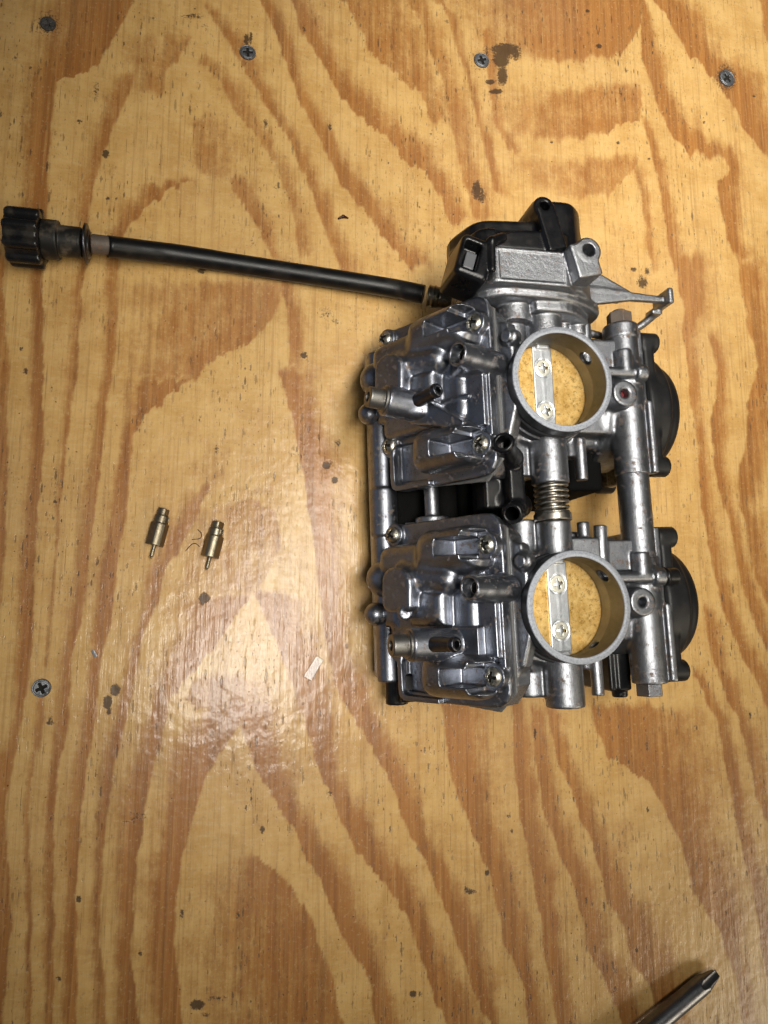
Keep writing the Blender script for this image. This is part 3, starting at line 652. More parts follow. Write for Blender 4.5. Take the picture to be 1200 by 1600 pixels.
def bore_mesh():
    n = 96; V = []; F = []
    zs = [0.5, 30, 48, 58, 60.5, 61.0]; rs = [19.6]*3+[19.55, 19.5, 19.4]
    for z, r in zip(zs, rs):
        for i in range(n): a = 2*math.pi*i/n; V.append((r*math.cos(a), r*math.sin(a), z))
    for k in range(len(zs)-1):
        for i in range(n): F.append((k*n+i, k*n+(i+1) % n, (k+1)*n+(i+1) % n, (k+1)*n+i)[::-1])
    return mesh_np('bore_liner', np.array(V)*MM, np.array(F))
def plate_mesh():
    v = Vol((-21, -21, -2), (21, 21, 2), .35)
    v.add(cyl((0, 0, -.6), (0, 0, .6), 19.25, rd=.15), 0)
    return v.mesh('throttle_plate')
def shaft_mesh():
    v = Vol((-6, -21, -5), (6, 21, 3), .3)
    v.add(box((0, 0, .85), (4.7, 18.5, .75), .12), 0)
    for y in (9.3, -9.2): v.cut(torus((0, y, 1.65), (0, 0, 1), 3.8, .42), .05); v.cut(cyl((0, y, .5), (0, y, 3), 2.8, rd=.05), .05)
    v.add(cyl((0, -19.1, -1.6), (0, 19.1, -1.6), 3.2, rd=.1), .2)
    v.add(cyl((0, -19.2, 0.2), (0, -17.4, 0.2), 3.8, rd=.3), .2); v.add(cyl((0, 17.4, 0.2), (0, 19.2, 0.2), 3.8, rd=.3), .2)
    return v.mesh('throttle_shaft')

def rpoly(pts, rad, n=5):                                  # round a polygon's corners
    P = [np.array(p, float) for p in pts]; out = []
    rad = [rad]*len(P) if not hasattr(rad, '__len__') else rad
    for i, p in enumerate(P):
        u = P[i-1]-p; w = P[(i+1) % len(P)]-p; lu, lw = np.linalg.norm(u), np.linalg.norm(w)
        r = min(rad[i], lu*.48, lw*.48); a, b = p+u/lu*r, p+w/lw*r
        for t in np.linspace(0, 1, n): out.append(tuple((1-t)**2*a+2*t*(1-t)*p+t*t*b))
    return out
_a = BP(600, 625, 28); _b = BP(690, 645, 3)
DRAIN = [(BW(-12.2, 24, 27.5), BW(-12.6, 12, 2)), (BW(_a[0]-S, _a[1], 28), BW(_b[0]-S, _b[1], 3))]
def bowl_mesh(variant):
    v = Vol((-88, -44, 8), (-16, 43, 92), .42)
    bp = lambda pts, c: [BP(x, y, c) for x, y in pts]
    fl = rpoly([(38, -4.5), (-37.5, -4.5), (-37.0, 51.5), (-21, 52), (-21, 56), (-12, 57), (-10, 52), (27, 52), (30, 57), (38.5, 56)], [9, 10, 6, 2, 3, 3, 3, 3, 4, 4])
    v.add(prism(BF, fl, 0, 3.2, .9), 0)
    # float chamber: two tall shoulders on the right, a lower middle, a pad upper left
    v.add(prism(BF, rpoly([(14.5, -2), (33, -2), (33, 30), (14.5, 32)], 7), .5, 18.5, 8.0), 2.0)
    v.add(prism(BF, rpoly([(-33.5, -2), (-17, -2), (-15, 30), (-33.5, 31)], 7), .5, 18.5, 8.0), 2.0)
    v.add(prism(BF, rpoly([(16, 24), (29, 24), (28.5, 54), (14, 54)], 6), .5, 15.5, 6.0), 1.8)
    v.add(prism(BF, rpoly([(-14, 5), (16, 5), (16, 53), (-14, 53)], 4), .5, 10.0, 4), 2.6)
    v.add(prism(BF, rect(-18, 6, -3, 24), .5, 7.6, .6), .6)
    v.add(prism(BF, rect(-22, 6, -4.4, -1.4), .5, 5.2, .4), .3)
    # oval cap, its ridge, and the shoulder bump
    cap = bp([(598, 905), (601, 895), (608, 888), (618, 885), (629, 887), (637, 894), (642, 905), (643, 918), (643, 948), (640, 954), (634, 957), (610, 957), (602, 953), (598, 944)], 21)
    v.add(prism(BF, cap, 4, 22.0, 1.6, 1.6), 2.2)
    v.add(capsule(BW(15.0, 36, 13), BW(12.5, 16, 12.0), 6.2, 5.6), 2.0)
    bmp = bp([(640, 970), (642, 948), (650, 932), (664, 922), (680, 920), (694, 924), (696, 978), (642, 978)], 15)
    v.add(prism(BF, bmp, 2, 16.8, 4.0), 1.6)
    v.add(cyl(BP3(633, 958, 17), BP3(633, 958, 21.5), 3.0, rd=1.2), .5)
    # screw pockets and posts on the right
    for s in (1, -1):
        a = 25*s
        v.cut(box(BW(a, 9.0, 15), (3.5, 8.6, 10), .8, (AB_, VB, UB)), .5)
        v.cut(box(BW(a, -4, 17), (5.6, 9, 10.4), .8, (AB_, VB, UB)), .5)
        v.add(cyl(BW(a, .6, -1), BW(a, .6, 6.6), 5.0, rd=.4), .5)
    # ears for the left screws
    for a in (34, -16): v.add(cyl(BW(a, 52, 0), BW(a, 52, 5.5), 5.0, rd=.5), 1.0)
    # lower-left recess with its rim
    v.cut(prism(BF, rpoly([(-34, 31), (-17, 30), (-16, 49), (-33, 49)], 2), 1.4, 30, .8), .4)
    v.add(prism(BF, rpoly([(-37, 29), (-35, 29), (-34.6, 49.2), (-15, 49.6), (-15, 52), (-37, 52)], [.3, .3, 3, .3, .3, 5]), .5, 6.2, .4), .4)
    # pilot screw tower
    p0 = BW(8.4, -1.0, 20.5); p1 = BW(8.0, -3.5, -2)
    v.add(cyl(p0, p1, 4.9, 5.3, rd=.5), 1.0)
    v.add(capsule(BW(8.2, 6, 7), BW(8, -2, 12), 3.6), 2.5)
    d = _nrm(p1-p0)
    v.cut(cyl(p0-d*1.2, p0+d*6.5, 3.75, rd=.2), .3)
    v.add(prism((GB+AB_*8.2, VB, UB, AB_), [(-4, 1), (12, 1), (10, 9), (1, 15), (-4, 15)], -3.6, 3.6, 1.5), 2.5)
    # domes low on the outer side
    v.add(ball(BW(14.8, 55, 9), 7.8), .5); v.add(ball(BW(-.2, 59.5, 10.5), 5.0), .5)
    v.add(prism(BF, rect(-6, 22, 46, 55), 1, 11, 3), 1.2)
    # drain gallery
    q0, q1 = DRAIN[variant]
    d = _nrm(q0-q1); side = _nrm(np.cross(d, UB)); m_ = (q0+q1)/2
    v.add(cyl(q0, q1, 6.5, 6.0, rd=.6), .5)
    v.add(prism((GB+AB_*m_[1], VB, UB, AB_), [(2, 1), (30, 1), (32, 8), (25, 21), (10, 4)], -5.4, 5.4, 2.2), 1.4)
    v.cut(cyl(q0-d*1.2, q0+d*3, 5.0, rd=.2), .3)
    if variant == 0:
        v.add(prism(BF, [(-18.5, 3), (-6.2, 3), (-6.2, 26), (-18.5, 26)], 2, 11.5, .5), .3)
        v.add(prism(BF, rpoly([(-18.5, 26), (-6, 26), (-6, 50), (-18, 50)], 2), 1, 11.0, 2), 1.0)
    else:
        v.add(prism(BF, [(0, 42), (4, 38), (-3, 22), (-17, 2), (-19.5, 3), (-12, 30)], 2, 15.0, .6), .5)
        v.add(capsule(BW(-6, 20, 12), BW(-5, 4, 8.2), .9), .5)
    return v.mesh('float_bowl')
def BP3(x, y, c): return BPW(x, y, c)
def gasket_mesh():
    v = Vol((-66, -42, 14), (-18, 42, 80), .45)
    v.add(prism(BF, [(37.6, 3), (31.5, -5.1), (-31.5, -5.1), (-39.1, 3), (-36, 46), (-31, 51.5), (30, 52.5), (39.5, 50)], -1.1, .1, .4), 0)
    return v.mesh('gasket')
def cap_mesh():
    v = Vol((48, -38, -1), (82, 38, 64), .55)
    v.add(cyl((54, 0, 30), (66, 0, 30), 29.5, rd=2), 0)
    v.add(cyl((54, 0, 30), (74.5, 0, 30), 29, 25, rd=5), 3)
    v.add(cyl((70, 0, 30), (78, 0, 30), 12, 10, rd=2), 3)
    v.add(box((57.5, 0, 30), (3.2, 31, 27), 2), 1)
    for sy in (-1, 1):
        for z in (53, 8):
            v.add(cyl((54, sy*29, z), (63.5, sy*29, z), 4.7, rd=.9), 1.5)
    return v.mesh('vacuum_cap')

BODY, SPIG, BORE, PLATE, SHAFT, GASK, CAPM = body_mesh(), spigot_mesh(), bore_mesh(), plate_mesh(), shaft_mesh(), gasket_mesh(), cap_mesh()
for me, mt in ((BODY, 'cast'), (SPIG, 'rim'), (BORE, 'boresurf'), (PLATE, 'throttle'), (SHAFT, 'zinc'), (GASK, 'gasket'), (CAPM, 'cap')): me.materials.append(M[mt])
BOWLS = [bowl_mesh(0), bowl_mesh(1)]
for b_ in BOWLS: b_.materials.append(M['bowl'])
HEXS = hexsock(4.3, 8.5); HEXS.materials.append(M['plug'])
CAPSCR = phillips_mesh(3.0, 1.0, 'cap_screw', h=.2); CAPSCR.materials.append(M['screw'])
def at(o, x=0, y=0, z=0): o.location = (x*MM, y*MM, z*MM); return o
for i in (0, 1):
    oy = S*i
    bd = at(link('carburetor_body', BODY, None, rack), 0, oy)
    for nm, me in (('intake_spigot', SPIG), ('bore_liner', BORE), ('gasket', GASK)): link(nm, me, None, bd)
    tilt = math.radians(7)
    th = link('throttle_plate', PLATE, None, bd); at(th, 0, 0, 66.3); th.rotation_euler = (0, tilt, 0)
    sh = link('throttle_shaft', SHAFT, None, bd); at(sh, -1.4, 0, 66.1); sh.rotation_euler = (0, tilt, 0)
    for k, sy in enumerate((9.3, -9.2)):
        sc = link('throttle_screw', FLATS, None, bd)
        orient(sc, (math.sin(tilt)*1.5-1.4, sy, 66.1+1.35), (math.sin(tilt), 0, math.cos(tilt)), (.25, -.1, .05, .35)[i*2+k])
    bw = at(link('float_bowl', BOWLS[i], None, rack), 0, oy)
    for k, (a, b, c) in enumerate(((25, .6, 6.3), (-25, .6, 6.3), (34, 52, 5.8), (-16, 52, 5.8))):
        if i == 0 and k == 3: continue
        sc = link('bowl_screw', PAN, None, bw); orient(sc, BW(a, b, c), UB, .3+1.1*k+i)
    # drain plug
    dp = link('drain_plug', HEXS, None, bw)
    q0, q1 = DRAIN[i]; d = _nrm(q0-q1); orient(dp, q0-d*1.2, d)
    # drain nozzle
    v = Vol((-5, -5, -1), (5, 5, 21), .25)
    v.add(cyl((0, 0, -1), (0, 0, 17), 3.0, 2.7, rd=.4), 0); v.add(torus((0, 0, 15.4), (0, 0, 1), 2.2, .8), .4)
    v.cut(cyl((0, 0, 13), (0, 0, 19), 1.3, rd=.1), .1)
    nz = v.obj('drain_nozzle', M['dark_bowl'], bw)
    if i == 0: orient(nz, q1+(q0-q1)*.80+A3(1, 0, 1), (.44, .02, .9))
    else: orient(nz, q1+(q0-q1)*.60+A3(1, 0, 1), (.44, .12, .9))
    # pilot screw deep in its tower
    ps = link('pilot_screw', CAPSCR, None, bw); p0 = BW(8.4, -1.0, 20.5); p1 = BW(8.0, -3.5, -2); d = _nrm(p1-p0)
    orient(ps, p0+d*4.0, -d, .9)
    vc = at(link('vacuum_cap', CAPM, None, rack), 0, oy)
    for sy in (-1, 1):
        for z in (53, 8):
            sc = link('cap_screw', CAPSCR, None, vc); orient(sc, (63.6, sy*29, z), (1, 0, 0), .4*sy)
    # rubber plug on the cross pipe (only the near one keeps it)
    if i == 0:
        v = Vol((-5, -5, -1), (5, 5, 9), .3); v.add(cyl((0, 0, 0), (0, 0, 7), 3.6, rd=.9), 0); v.add(torus((0, 0, 1.2), (0, 0, 1), 3.0, .9), .5)
        o = v.obj('rubber_plug', M['rubber'], bd); orient(o, (51.2, 11.4, 61), (1, 0, 0))
    # red sealant left in the upper ring boss
    if i == 1:
        v = Vol((-3, -3, -1), (3, 3, 2), .25); v.add(cyl((0, 0, 0), (0, 0, 1), 1.75, rd=.2), 0)
        o = v.obj('sealant', M['red'], bd); orient(o, (38.4, 0.9, 60.5), (0, 0, 1))

# ---------------------------------------------------------------- parts between and around the two carburettors
v = Vol((34, -6, 40), (57, 72, 66), .5)
v.add(cyl((45.5, 18, 54), (45.5, 68, 54), 7.0, rd=.4), 0); v.obj('connecting_tube', M['cast'], rack)
v = Vol((34, 105, 40), (60, 132, 68), .4)
v.add(cyl((45.5, 108, 54), (45.5, 124.5, 54), 7.2, rd=.6), 0); v.add(cyl((45.5, 119, 54), (45.5, 126.0, 54), 7.8, rd=1.0), .5)
v.obj('tube_collar', M['cast'], rack)
o = link('tube_bolt', hexhead(5.6, 6.0), M['rust'], rack); orient(o, (45.5, 126, 54), (0, 1, 0), .3)
v = Vol((38, 128, 47), (53, 138, 61), .4); v.add(cyl((45.5, 130, 54), (45.5, 133.5, 54), 3.2, rd=.5), 0); v.obj('bolt_end', M['rust'], rack)
o = link('tube_nut', hexhead(5.9, 5.5), M['cast'], rack); orient(o, (45.3, -33.2, 53.5), (0, -1, 0), .1)
# coil spring with its washers
pts = []
for k in range(0, 6*24+1):
    a = 2*math.pi*k/24; pts.append((1+6.5*math.cos(a), 52.6-13.6*k/144, 63+6.5*math.sin(a)))
o = link('return_spring', tube_mesh('return_spring', np.array(pts)+A3(0, -.2, 0), .75, 8), M['spring'], rack)
for y0, y1, r in ((51.0, 53.0, 7.6), (35.2, 38.4, 7.8), (37.6, 39.4, 7.2)):
    v = Vol((-9, 33, 53), (11, 55, 73), .4); v.add(cyl((1, y0, 63), (1, y1, 63), r, rd=.35), 0); v.obj('spring_washer', M['spring'], rack)
v = Vol((-7, 32, 55), (9, 58, 71), .5); v.add(cyl((1, 33, 63), (1, 57, 63), 4.6, rd=.3), 0); v.obj('shaft_core', M['spring'], rack)
v = Vol((-9, 48, 53), (11, 74, 73), .5); v.add(cyl((1, 52.5, 63), (1, 70, 63), 7.3, rd=.5), 0); v.obj('shaft_boss', M['cast'], rack)

# black fuel tee
v = Vol((-42, 26, 30), (2, 78, 82), .5)
t0 = R(786, 690, 80); t1 = R(797, 716, 66); u0 = R(800, 803, 72); u1 = R(812, 790, 58)
cN = A3(-20, 50, 56)
v.add(cyl(t0, t1, 3.8, 4.4, rd=.4), 0); v.add(capsule(t1, cN+A3(2, 8, 2), 5.2, 5.5), 1.5)
v.add(cyl(u0, u1, 4.0, 4.6, rd=.4), 1); v.add(capsule(u1, cN+A3(2, -6, 0), 5.0, 5.5), 1.5)
v.add(torus(t0+(t1-t0)*.08, t1-t0, 3.3, 1.1), .5); v.add(torus(u0+(u1-u0)*.1, u1-u0, 3.5, 1.1), .5)
v.add(box(cN+A3(4, 0, 0), (3.4, 13, 12), .8), 1.2); v.add(box(cN+A3(-3, 0, -4), (4, 9, 8), 1), 1)
v.cut(cyl(t0-(t1-t0)*.2, t1, 2.6, rd=.1), .2); v.cut(cyl(u0-(u1-u0)*.2, u1, 2.7, rd=.1), .2)
v.obj('fuel_tee', M['black'], rack)
# pipes, links and a black filler seen down between the castings
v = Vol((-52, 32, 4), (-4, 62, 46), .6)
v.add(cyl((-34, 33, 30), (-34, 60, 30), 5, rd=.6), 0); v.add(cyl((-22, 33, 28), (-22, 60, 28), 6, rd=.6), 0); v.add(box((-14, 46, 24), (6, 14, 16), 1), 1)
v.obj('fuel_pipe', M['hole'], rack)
v = Vol((-58, 34, 0), (-4, 58, 26), .7); v.add(box((-31, 46, 12), (24, 9.5, 11), 2), 0); v.obj('gap_filler', M['hole'], rack)  # added black box, stands in for the darkness down in the gap
v = Vol((-50, 30, 22), (-30, 62, 46), .5); v.add(cyl((-42, 34, 34), (-42, 41, 34), 7.5, rd=.6), 0); v.add(cyl((-42, 36, 34), (-42, 60, 34), 3.2, rd=.6), 1); v.obj('pipe_collar', M['cast'], rack)
# side rail low on the bowl side
v = Vol((-72, -36, 6), (-48, 128, 34), .6)
v.add(cyl((-60.5, -30, 20), (-60.5, 120, 20), 5.2, rd=1), 0); v.add(cyl((-60.5, 34, 20), (-60.5, 56, 20), 6.2, rd=1), .6)
v.add(box((-60.5, 46, 16), (5, 74, 4), 1), 1.0)
v.obj('side_rail', M['bowl'], rack)
v = Vol((-68, -44, 6), (-44, -20, 34), .5); v.add(cyl((-57, -40, 18), (-57, -24, 18), 5, rd=1), 0); v.add(box((-52, -32, 20), (6, 6, 10), 1), 1); v.obj('rail_end', M['black'], rack)
# black bellmouth plenum bits under the castings
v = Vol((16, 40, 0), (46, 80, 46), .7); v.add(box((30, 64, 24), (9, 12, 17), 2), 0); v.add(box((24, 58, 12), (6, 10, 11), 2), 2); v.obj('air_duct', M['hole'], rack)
v = Vol((16, -42, 0), (46, -6, 50), .7); v.add(box((33, -22, 26), (1.4, 15, 20), .5), 0); v.add(box((38, -28, 40), (3.4, 9, 7), 1), 1); v.add(cyl((38, -40, 42), (38, -30, 42), 3.4, rd=.5), 1); v.obj('duct_bracket', M['black'], rack)
for (x, y, z, r, L) in ((-17, -37.5, 46, 5.4, 7), (-6, -33, 36, 8, 6)):
    v = Vol((x-r-1, y-2, z-r-1), (x+r+1, y+L+2, z+r+1), .4); v.add(cyl((x, y, z), (x, y+L, z), r, rd=1), 0); v.obj('blanking_plug', M['cap'], rack)

# ---------------------------------------------------------------- throttle sensor end: cast housing, black cover, bracket arm
YF = ((0, 0, 0), (1, 0, 0), (0, 0, 1), (0, 1, 0))           # (x,z) outline pulled along y
def ov(cx_, cz, rx, rz, n=32, p=2.4):                        # rounded outline for the (x,z) frame
    out = []
    for i in range(n):
        a = 2*math.pi*i/n; c, s_ = math.cos(a), math.sin(a)
        out.append((cx_+rx*math.copysign(abs(c)**(2/p), c), cz+rz*math.copysign(abs(s_)**(2/p), s_)))
    return out
RZ = ((.97, .24, 0), (-.24, .97, 0), (0, 0, 1))
v = Vol((-50, 106, 20), (78, 156, 92), .5)
v.add(prism(YF, ov(-1, 52, 29, 25), 131, 146, 1.2), 0)
v.add(prism(YF, rpoly([(-25, 79), (8, 79), (19, 68), (14, 48), (-30, 48), (-31, 68)], [3, 3, 8, 3, 3, 8]), 130.5, 146, 1.0), 1.0)
v.add(prism(YF, rpoly([(-24, 75), (10, 75), (33, 62), (33, 40), (-33, 40), (-34, 62)], [10, 12, 8, 4, 4, 8]), 127.0, 132.5, 1.8), 1.6)
v.add(prism(YF, rpoly([(-5, 72.5), (13, 72.5), (27, 60), (27, 50), (-7, 50)], [2, 7, 8, 2, 2]), 122.5, 128, 1.4), .8)
v.cut(box((-8.5, 138.2, 80.2), (14.2, 6.2, 1.7), .2), .2)
v.add(cyl((-10.5, 119.5, 62), (-10.5, 131, 62), 7.8, rd=.8), .8)
v.add(cyl((-10.5, 108, 59), (-10.5, 121, 59), 6.6, rd=.6), .4)
v.add(cyl((2.5, 111, 63), (2.5, 128, 63), 8.0, rd=.6), .6)
v.add(cyl((21, 112, 58), (21, 128, 58), 2.7, rd=.4), .6); v.add(cyl((21, 118, 58), (21, 126, 58), 4.2, rd=.4), .4)
v.add(cyl((13.5, 117, 60), (13.5, 128, 60), 2.8, rd=.4), .6)
v.add(box((13.0, 140.5, 76), (5.6, 7.4, 8.5), .7, RZ), .5)
v.add(cyl((14.5, 144.5, 68), (14.5, 144.5, 84.5), 5.6, rd=.6), .4)
v.cut(cyl((14.5, 144.5, 70), (14.5, 144.5, 90), 2.7, rd=.1), .2)
TF = ((0, 0, 0), (1, 0, 0), (0, 1, 0), (0, 0, 1))
v.add(prism(TF, [(22, 132), (26, 141), (36, 140.6), (66, 138.8), (66, 136.4), (48, 136.0), (30, 133)], 58, 60.8, .4), 1.0)
v.add(prism(TF, [(24, 139), (25, 151), (31, 149), (48, 140.5), (48, 138.5)], 50, 60.6, .5), .8)
v.add(box((66.3, 138.0, 58), (1.3, 3.6, 6.5), .4), .4); v.add(box((64.5, 133.8, 53), (2.6, 1.3, 3.0), .4), .4)
arc = smoothpath([(26, 131, 46), (36, 127.5, 42), (50, 126.0, 42), (60, 129.5, 47), (66, 134.5, 54)], 5)
for p, q in zip(arc[:-1], arc[1:]): v.add(capsule(p, q, 1.7), .8)
hs = v.obj('sensor_housing', M['bright'], rack)

v = Vol((-54, 118, 16), (34, 180, 92), .5)
v.add(prism(YF, ov(-2, 51, 33, 26), 145.5, 152, 1.5), 0)                       # flange against the housing
v.add(prism(YF, rpoly([(-30, 77), (7, 78.5), (17, 70), (16, 50), (-36, 50)], [6, 3, 5, 2, 6]), 145.5, 155, 1.4), 1.0)
v.add(prism(YF, rpoly([(-29, 71), (-4, 74), (18, 72), (27, 58), (26, 34), (-26, 34), (-36, 50)], 7), 150, 162, 2.5), 1.5)
v.add(prism(YF, rpoly([(-4, 75), (13, 76), (21, 69), (26, 54), (24, 38), (-4, 38)], [2, 4, 5, 6, 4, 3]), 150, 171, 2.0), 1.2)
v.add(cyl((-1.2, 165.4, 66), (-1.2, 165.4, 79.0), 4.6, rd=.9), 1.4)
v.add(box((1.2, 156, 76), (4.4, 10, 3.6), 1.0, RZ), 1.0)
v.cut(cyl((-1.2, 165.4, 72), (-1.2, 165.4, 86), 2.1, rd=.1), .2)
v.cut(box((-14.5, 158.2, 79), (9.0, 4.0, 4.6), 1.2, RZ), .6)
CZ = ((.955, -.30, 0), (.30, .955, 0), (0, 0, 1))
v.add(box((-34, 138.6, 71), (7.2, 9.0, 11), 2.4, CZ), .6)                       # plug socket
v.cut(box((-36.0, 139.2, 82), (3.4, 5.8, 6), .6, CZ), .3)
v.add(capsule((-27.5, 134, 81.5), (-27, 146, 81.5), 1.7), .6); v.add(capsule((-27, 146, 81.5), (-21, 149.5, 79), 2.0), .8)
cv = v.obj('sensor_cover', M['black'], rack)
v = Vol((-44, 128, 66), (-26, 152, 86), .35); v.add(box((-35.4, 138.6, 77.2), (2.2, 3.6, 1.6), .2, CZ), 0); v.obj('connector_blade', M['label'], cv)

# ---------------------------------------------------------------- idle adjuster: ferrule, sheath, washer, knob
v = Vol((-52, 126, 4), (-14, 176, 34), .35)
f0, f1, f2, f3 = R(706, 469, 17), R(686, 465, 15.5), R(670, 462, 14), R(655, 459, 13)
v.add(cyl(f0, f1, 4.3, rd=.3), 0)
for t in np.linspace(.1, .9, 6): v.add(torus(f0+(f1-f0)*t, f1-f0, 4.1, .45), .2)
v.add(cyl(f1, f2, 5.0, rd=.4), .5); v.add(torus(f1+(f2-f1)*.5, f2-f1, 4.7, .7), .4); v.add(torus(f2, f2-f1, 4.6, .6), .4)
ad = v.obj('idle_adjuster', M['brassy'], rack)
path = smoothpath([R(662, 460, 13.5), R(640, 455.5, 11.5), R(600, 448, 8.5), R(450, 424.5, 5), R(290, 400, 6), R(230, 392.5, 9), R(168, 385, 14)], 10)
n = len(path); rr = np.full(n, 4.55); rr[-22:] = 4.75; rr[-24:-22] = 4.7; rr[0:6] = 4.5
link('cable_sheath', tube_mesh('cable_sheath', path, rr, 28), M['rubber'], ad)
ax0 = R(172, 384, 14); ax1 = R(6, 367.5, 14); dK = _nrm(ax1-ax0)
def kx(px): return ax0+dK*((172-px)/(172-6)*np.linalg.norm(ax1-ax0))
def frame_z(d):
    z = _nrm(d); x = _nrm(np.cross(A3(0, 0, 1), z)); y = np.cross(z, x); return x, y, z
kxx, kyy, kzz = frame_z(dK)
klo = np.minimum(kx(180), kx(0))-18; khi = np.maximum(kx(180), kx(0))+18
v = Vol(klo, khi, .45); v.add(cyl(kx(178), kx(143), 4.1, 4.3, rd=.3), 0); v.obj('cable_ferrule', M['rust'], ad)
v = Vol(klo, khi, .4); v.add(cyl(kx(137), kx(132), 8.4, 8.7, rd=.4), 0); v.add(cyl(kx(141), kx(130), 6.0, rd=.6), .8); v.obj('knob_washer', M['dark_bowl'], ad)
v = Vol(klo, khi, .4); v.add(cyl(kx(128), kx(90), 6.6, rd=.7), 0); v.add(cyl(kx(92), kx(66), 8.4, rd=.6), .3); v.obj('knob_neck', M['grimy'], ad)
v = Vol(klo, khi, .42)
v.add(cyl(kx(67), kx(13), 11.0, rd=1.4), 0)
for i in range(9):
    a = 2*math.pi*(i+.25)/9; off = kxx*math.cos(a)*10.3+kyy*math.sin(a)*10.3
    v.add(capsule(kx(69)+off, kx(21)+off, 2.5), .7)
F_ = cyl(kx(67), kx(9), 20, rd=.6)
sl = F_[0](v.ax[0][:, None, None], v.ax[1][None, :, None], v.ax[2][None, None, :]); v.F = np.maximum(v.F, sl)+np.maximum(1.2-np.abs(v.F-sl), 0)**2/4.8
v.obj('knob', M['knob'], ad)

# ================================================================== two brass valves lying on the board
def W2(px, py, z): return pix(px, py, z)
def valve(top, pin, label, roll):
    root = bpy.data.objects.new('float_valve', None); COL.objects.link(root); root.empty_display_size = .005
    p0 = W2(*top, 3.9); p1 = W2(*pin, 3.2)
    L = np.linalg.norm(p1-p0); s = L/22.0
    root.location = Vector(p0)*MM
    root.rotation_mode = 'QUATERNION'
    from mathutils import Quaternion
    root.rotation_quaternion = Vector(p1-p0).to_track_quat('Z', 'Y') @ Quaternion((0, 0, 1), roll)
    tag(root, label, 'valve', 'brass valves lying on the plywood'); bm_ = M['brassy' if roll > .4 else 'brassy_dark']
    v = Vol((-5, -5, -1), (5, 5, 18.5), .2)
    v.add(cyl((0, 0, 6.6*s), (0, 0, 16.6*s), 4.0, rd=.3), 0)
    for a in (0, 2.09, 4.18):
        n_ = A3(math.cos(a), math.sin(a), 0); v.cut(box(n_*7.2+A3(0, 0, 10), (3.75, 3, 9), .1, (n_, A3(-n_[1], n_[0], 0), A3(0, 0, 1))), .2)
    v.add(cyl((0, 0, 3.2*s), (0, 0, 7*s), 3.2, rd=.2), .1)
    v.add(cyl((0, 0, 0), (0, 0, 3.6*s), 2.65, rd=.25), .1)
    v.cut(box((2.6, 0, 4.4*s), (1.6, 1.5, 1.3*s), .2), .2); v.cut(box((2.9, .5, 1.2*s), (1.1, 3, 1.5*s), .2), .2)
    v.obj('valve_body', bm_, root)
    v = Vol((-2, -2, 14), (2, 2, 24), .15); v.add(cyl((0, 0, 15.5*s), (0, 0, 21.6*s), .85, rd=.3), 0); v.add(capsule((0, 0, 20*s), (0, 0, 22*s), .8, .5), .3)
    v.obj('valve_pin', M['brassy'], root)
valve((257, 795), (236, 871), 'small dull brass valve, the one nearer the black cable knob, lying pin downward', .3)
valve((342, 815), (323, 889), 'small dull brass valve beside a curled dark fibre, nearer the carburetor', .6)

# ================================================================== screws driven into the board
def board_screw(px, py, rpx, name_lbl, mat, spin, dirty=False, tilt=(0, 0)):
    rr = {True: 4.6, False: 4.6}[dirty]
    c = W2(px, py, 0); sc = np.linalg.norm(W2(px+rpx, py, 0)-c)
    v = Vol((-sc-1.5, -sc-1.5, -1.5), (sc+1.5, sc+1.5, 1.6), .2)
    v.add(cyl((0, 0, -1.2), (0, 0, .95), sc, sc*.93, rd=.3), 0)
    v.cut(torus((0, 0, .95), (0, 0, 1), sc*.80, .2), .1)
    for ax in (0, 1):
        h = [sc*.14, sc*.14, .9]; h[ax] = sc*.58; v.cut(box((0, 0, 1.1), h, .08), .12)
    v.cut(cyl((0, 0, .2), (0, 0, 2), sc*.24, rd=.1), .1)
    if dirty:
        for k in range(26):
            a, q = rng.uniform(0, 6.28), sc*math.sqrt(rng.uniform(.02, .95)); v.add(ball((q*math.cos(a), q*math.sin(a), .3), rng.uniform(.3, .8)), .3)
    o = v.obj('wood_screw', mat); o.location = Vector(c)*MM; o.rotation_euler = (tilt[0], tilt[1], spin)
    return tag(o, name_lbl, 'screw', 'screws driven into the plywood')
board_screw(75, 38, 13, 'dark rough screw head clogged with grime, its cross slot hidden', M['dark_boardscrew'], .4, True)
board_screw(387, 83, 13, 'grey cross-head screw with two dark scratches just above it', M['boardscrew'], .1)
board_screw(752, 95, 12, 'grey cross-head screw right beside the brown splotch on the board', M['boardscrew'], .35)
board_screw(1135, 123, 12, 'grey cross-head screw in a ragged dark hole, upper right corner', M['boardscrew'], .7)
board_screw(65, 1075, 16, 'large grey cross-head screw below the brass valves, near the left edge', M['boardscrew'], .45)

# ================================================================== screwdriver
tip = W2(1120, 1519, 4.5); far = W2(985, 1633, 7.5); dS = _nrm(far-tip)
sd = bpy.data.objects.new('screwdriver', None); COL.objects.link(sd); sd.empty_display_size = .01
sd.location = Vector(tip)*MM; sd.rotation_mode = 'QUATERNION'; sd.rotation_quaternion = Vector(dS).to_track_quat('Z', 'Y')
tag(sd, 'steel cross-head screwdriver reaching in at the lower right corner', 'screwdriver')
v = Vol((-6, -6, -1), (6, 6, 124), .3)
v.add(cyl((0, 0, 8.5), (0, 0, 122), 4.3, rd=.4), 0); v.add(cyl((0, 0, .3), (0, 0, 9.5), 2.3, 4.3, rd=.4), .4)
from mathutils import Quaternion
_u = sd.rotation_quaternion.inverted() @ Vector((-.45, .30, 1)); _ua = math.atan2(_u.y, _u.x)
for a in range(4):
    an = _ua+a*math.pi/2
    n_ = A3(math.cos(an), math.sin(an), 0)
    v.cut(capsule(n_*6.3+A3(0, 0, 10.5), n_*3.35+A3(0, 0, -1), 2.7, 2.5), .1)
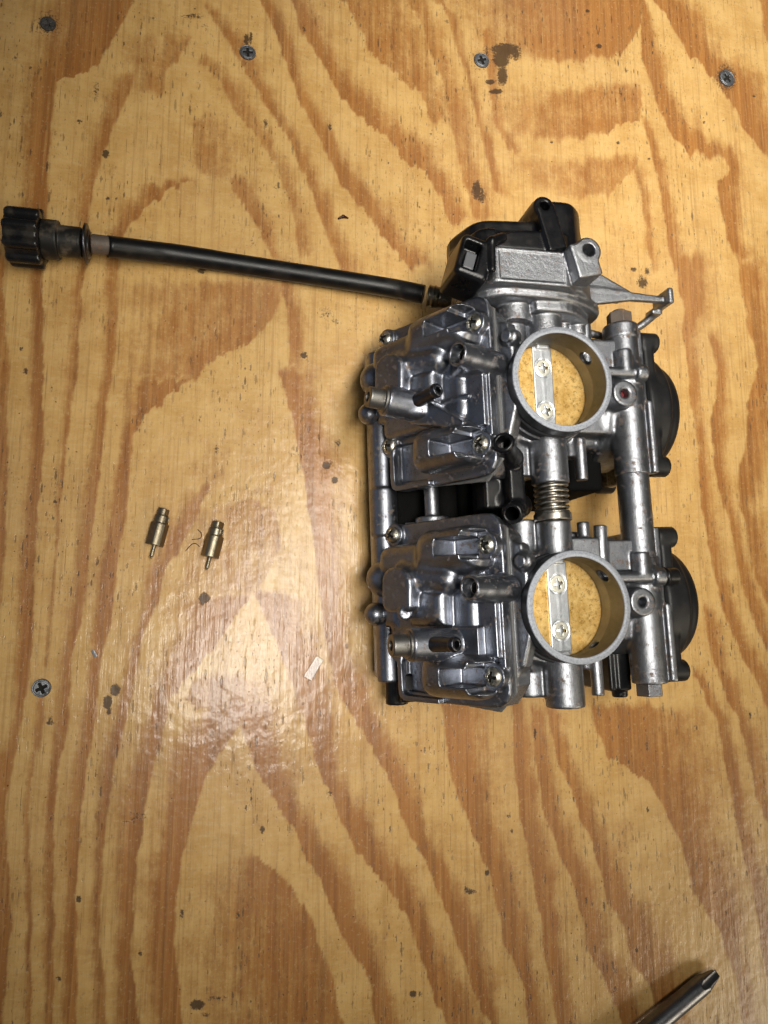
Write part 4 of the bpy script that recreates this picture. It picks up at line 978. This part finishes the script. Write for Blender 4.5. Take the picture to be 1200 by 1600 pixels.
v.obj('shaft', M['blade'], sd)
v = Vol((-16, -16, 112), (16, 16, 200), .8); v.add(cyl((0, 0, 116), (0, 0, 198), 12.5, 13.5, rd=4), 0); v.add(cyl((0, 0, 114), (0, 0, 124), 7, 12, rd=1), 2)
for i in range(6):
    a = i*math.pi/3; v.cut(capsule((15.5*math.cos(a), 15.5*math.sin(a), 130), (15.5*math.cos(a), 15.5*math.sin(a), 190), 3.6), .8)
v.obj('handle', M['black'], sd)

# ================================================================== crumbs on the board
def fibre(pts, name, lbl, r=.16, m='hair', cat='fibre'):
    P = smoothpath([W2(x, y, z) for x, y, z in pts], 7)
    o = link(name, tube_mesh(name, P-P[0], r, 8), M[m]); o.location = Vector(P[0])*MM
    return tag(o, lbl, cat)
fibre([(309, 827, .3), (315, 834, .9), (313, 841, .5), (300, 843, .2)], 'fibre', 'dark curled fibre shaped like a hook between the two brass valves')
fibre([(290, 861, .2), (298, 852, .6), (305, 849, .8), (312, 854, .2)], 'fibre', 'dark arched fibre just below the hooked fibre, beside the brass valves')
v = Vol((-4, -2.5, -.5), (4, 2.5, 2), .15); v.add(capsule((-2.2, -.6, .4), (0, .6, .7), .55, .8), 0); v.add(capsule((0, .6, .7), (2.4, .2, .4), .8, .4), .3)
o = v.obj('chip', M['chip']); o.location = Vector(W2(536, 341, 0))*MM; tag(o, 'dark red curled chip on the board left of the sensor cover', 'chip')
v = Vol((-2, -2.5, -.5), (2, 2.5, 2), .15); v.add(box((0, 0, .5), (.7, 1.6, .5), .2, ((.8, .5, .3), (-.5, .85, 0), (-.3, -.1, .95))), 0)
o = v.obj('metal_shaving', M['zinc']); o.location = Vector(W2(148, 1021, 0))*MM; tag(o, 'tiny bright metal shaving up and right of the large left screw', 'shaving')

m_, nt_, b_ = newmat('clear_film'); b_.inputs['Transmission Weight'].default_value = 1.0; b_.inputs['Roughness'].default_value = .12; b_.inputs['IOR'].default_value = 1.3
v = Vol((-4, -7, -.5), (4, 7, 1.5), .2); v.add(box((0, 0, .25), (2.2, 5.6, .18), .1, ((1, 0, .05), (0, 1, 0), (-.05, 0, 1))), 0)
o = v.obj('film_scrap', m_); o.location = Vector(W2(490, 1044, 0))*MM; o.rotation_euler = (0, 0, -.55); tag(o, 'small clear scrap of tape on the board, lower left of the carburetors', 'tape')
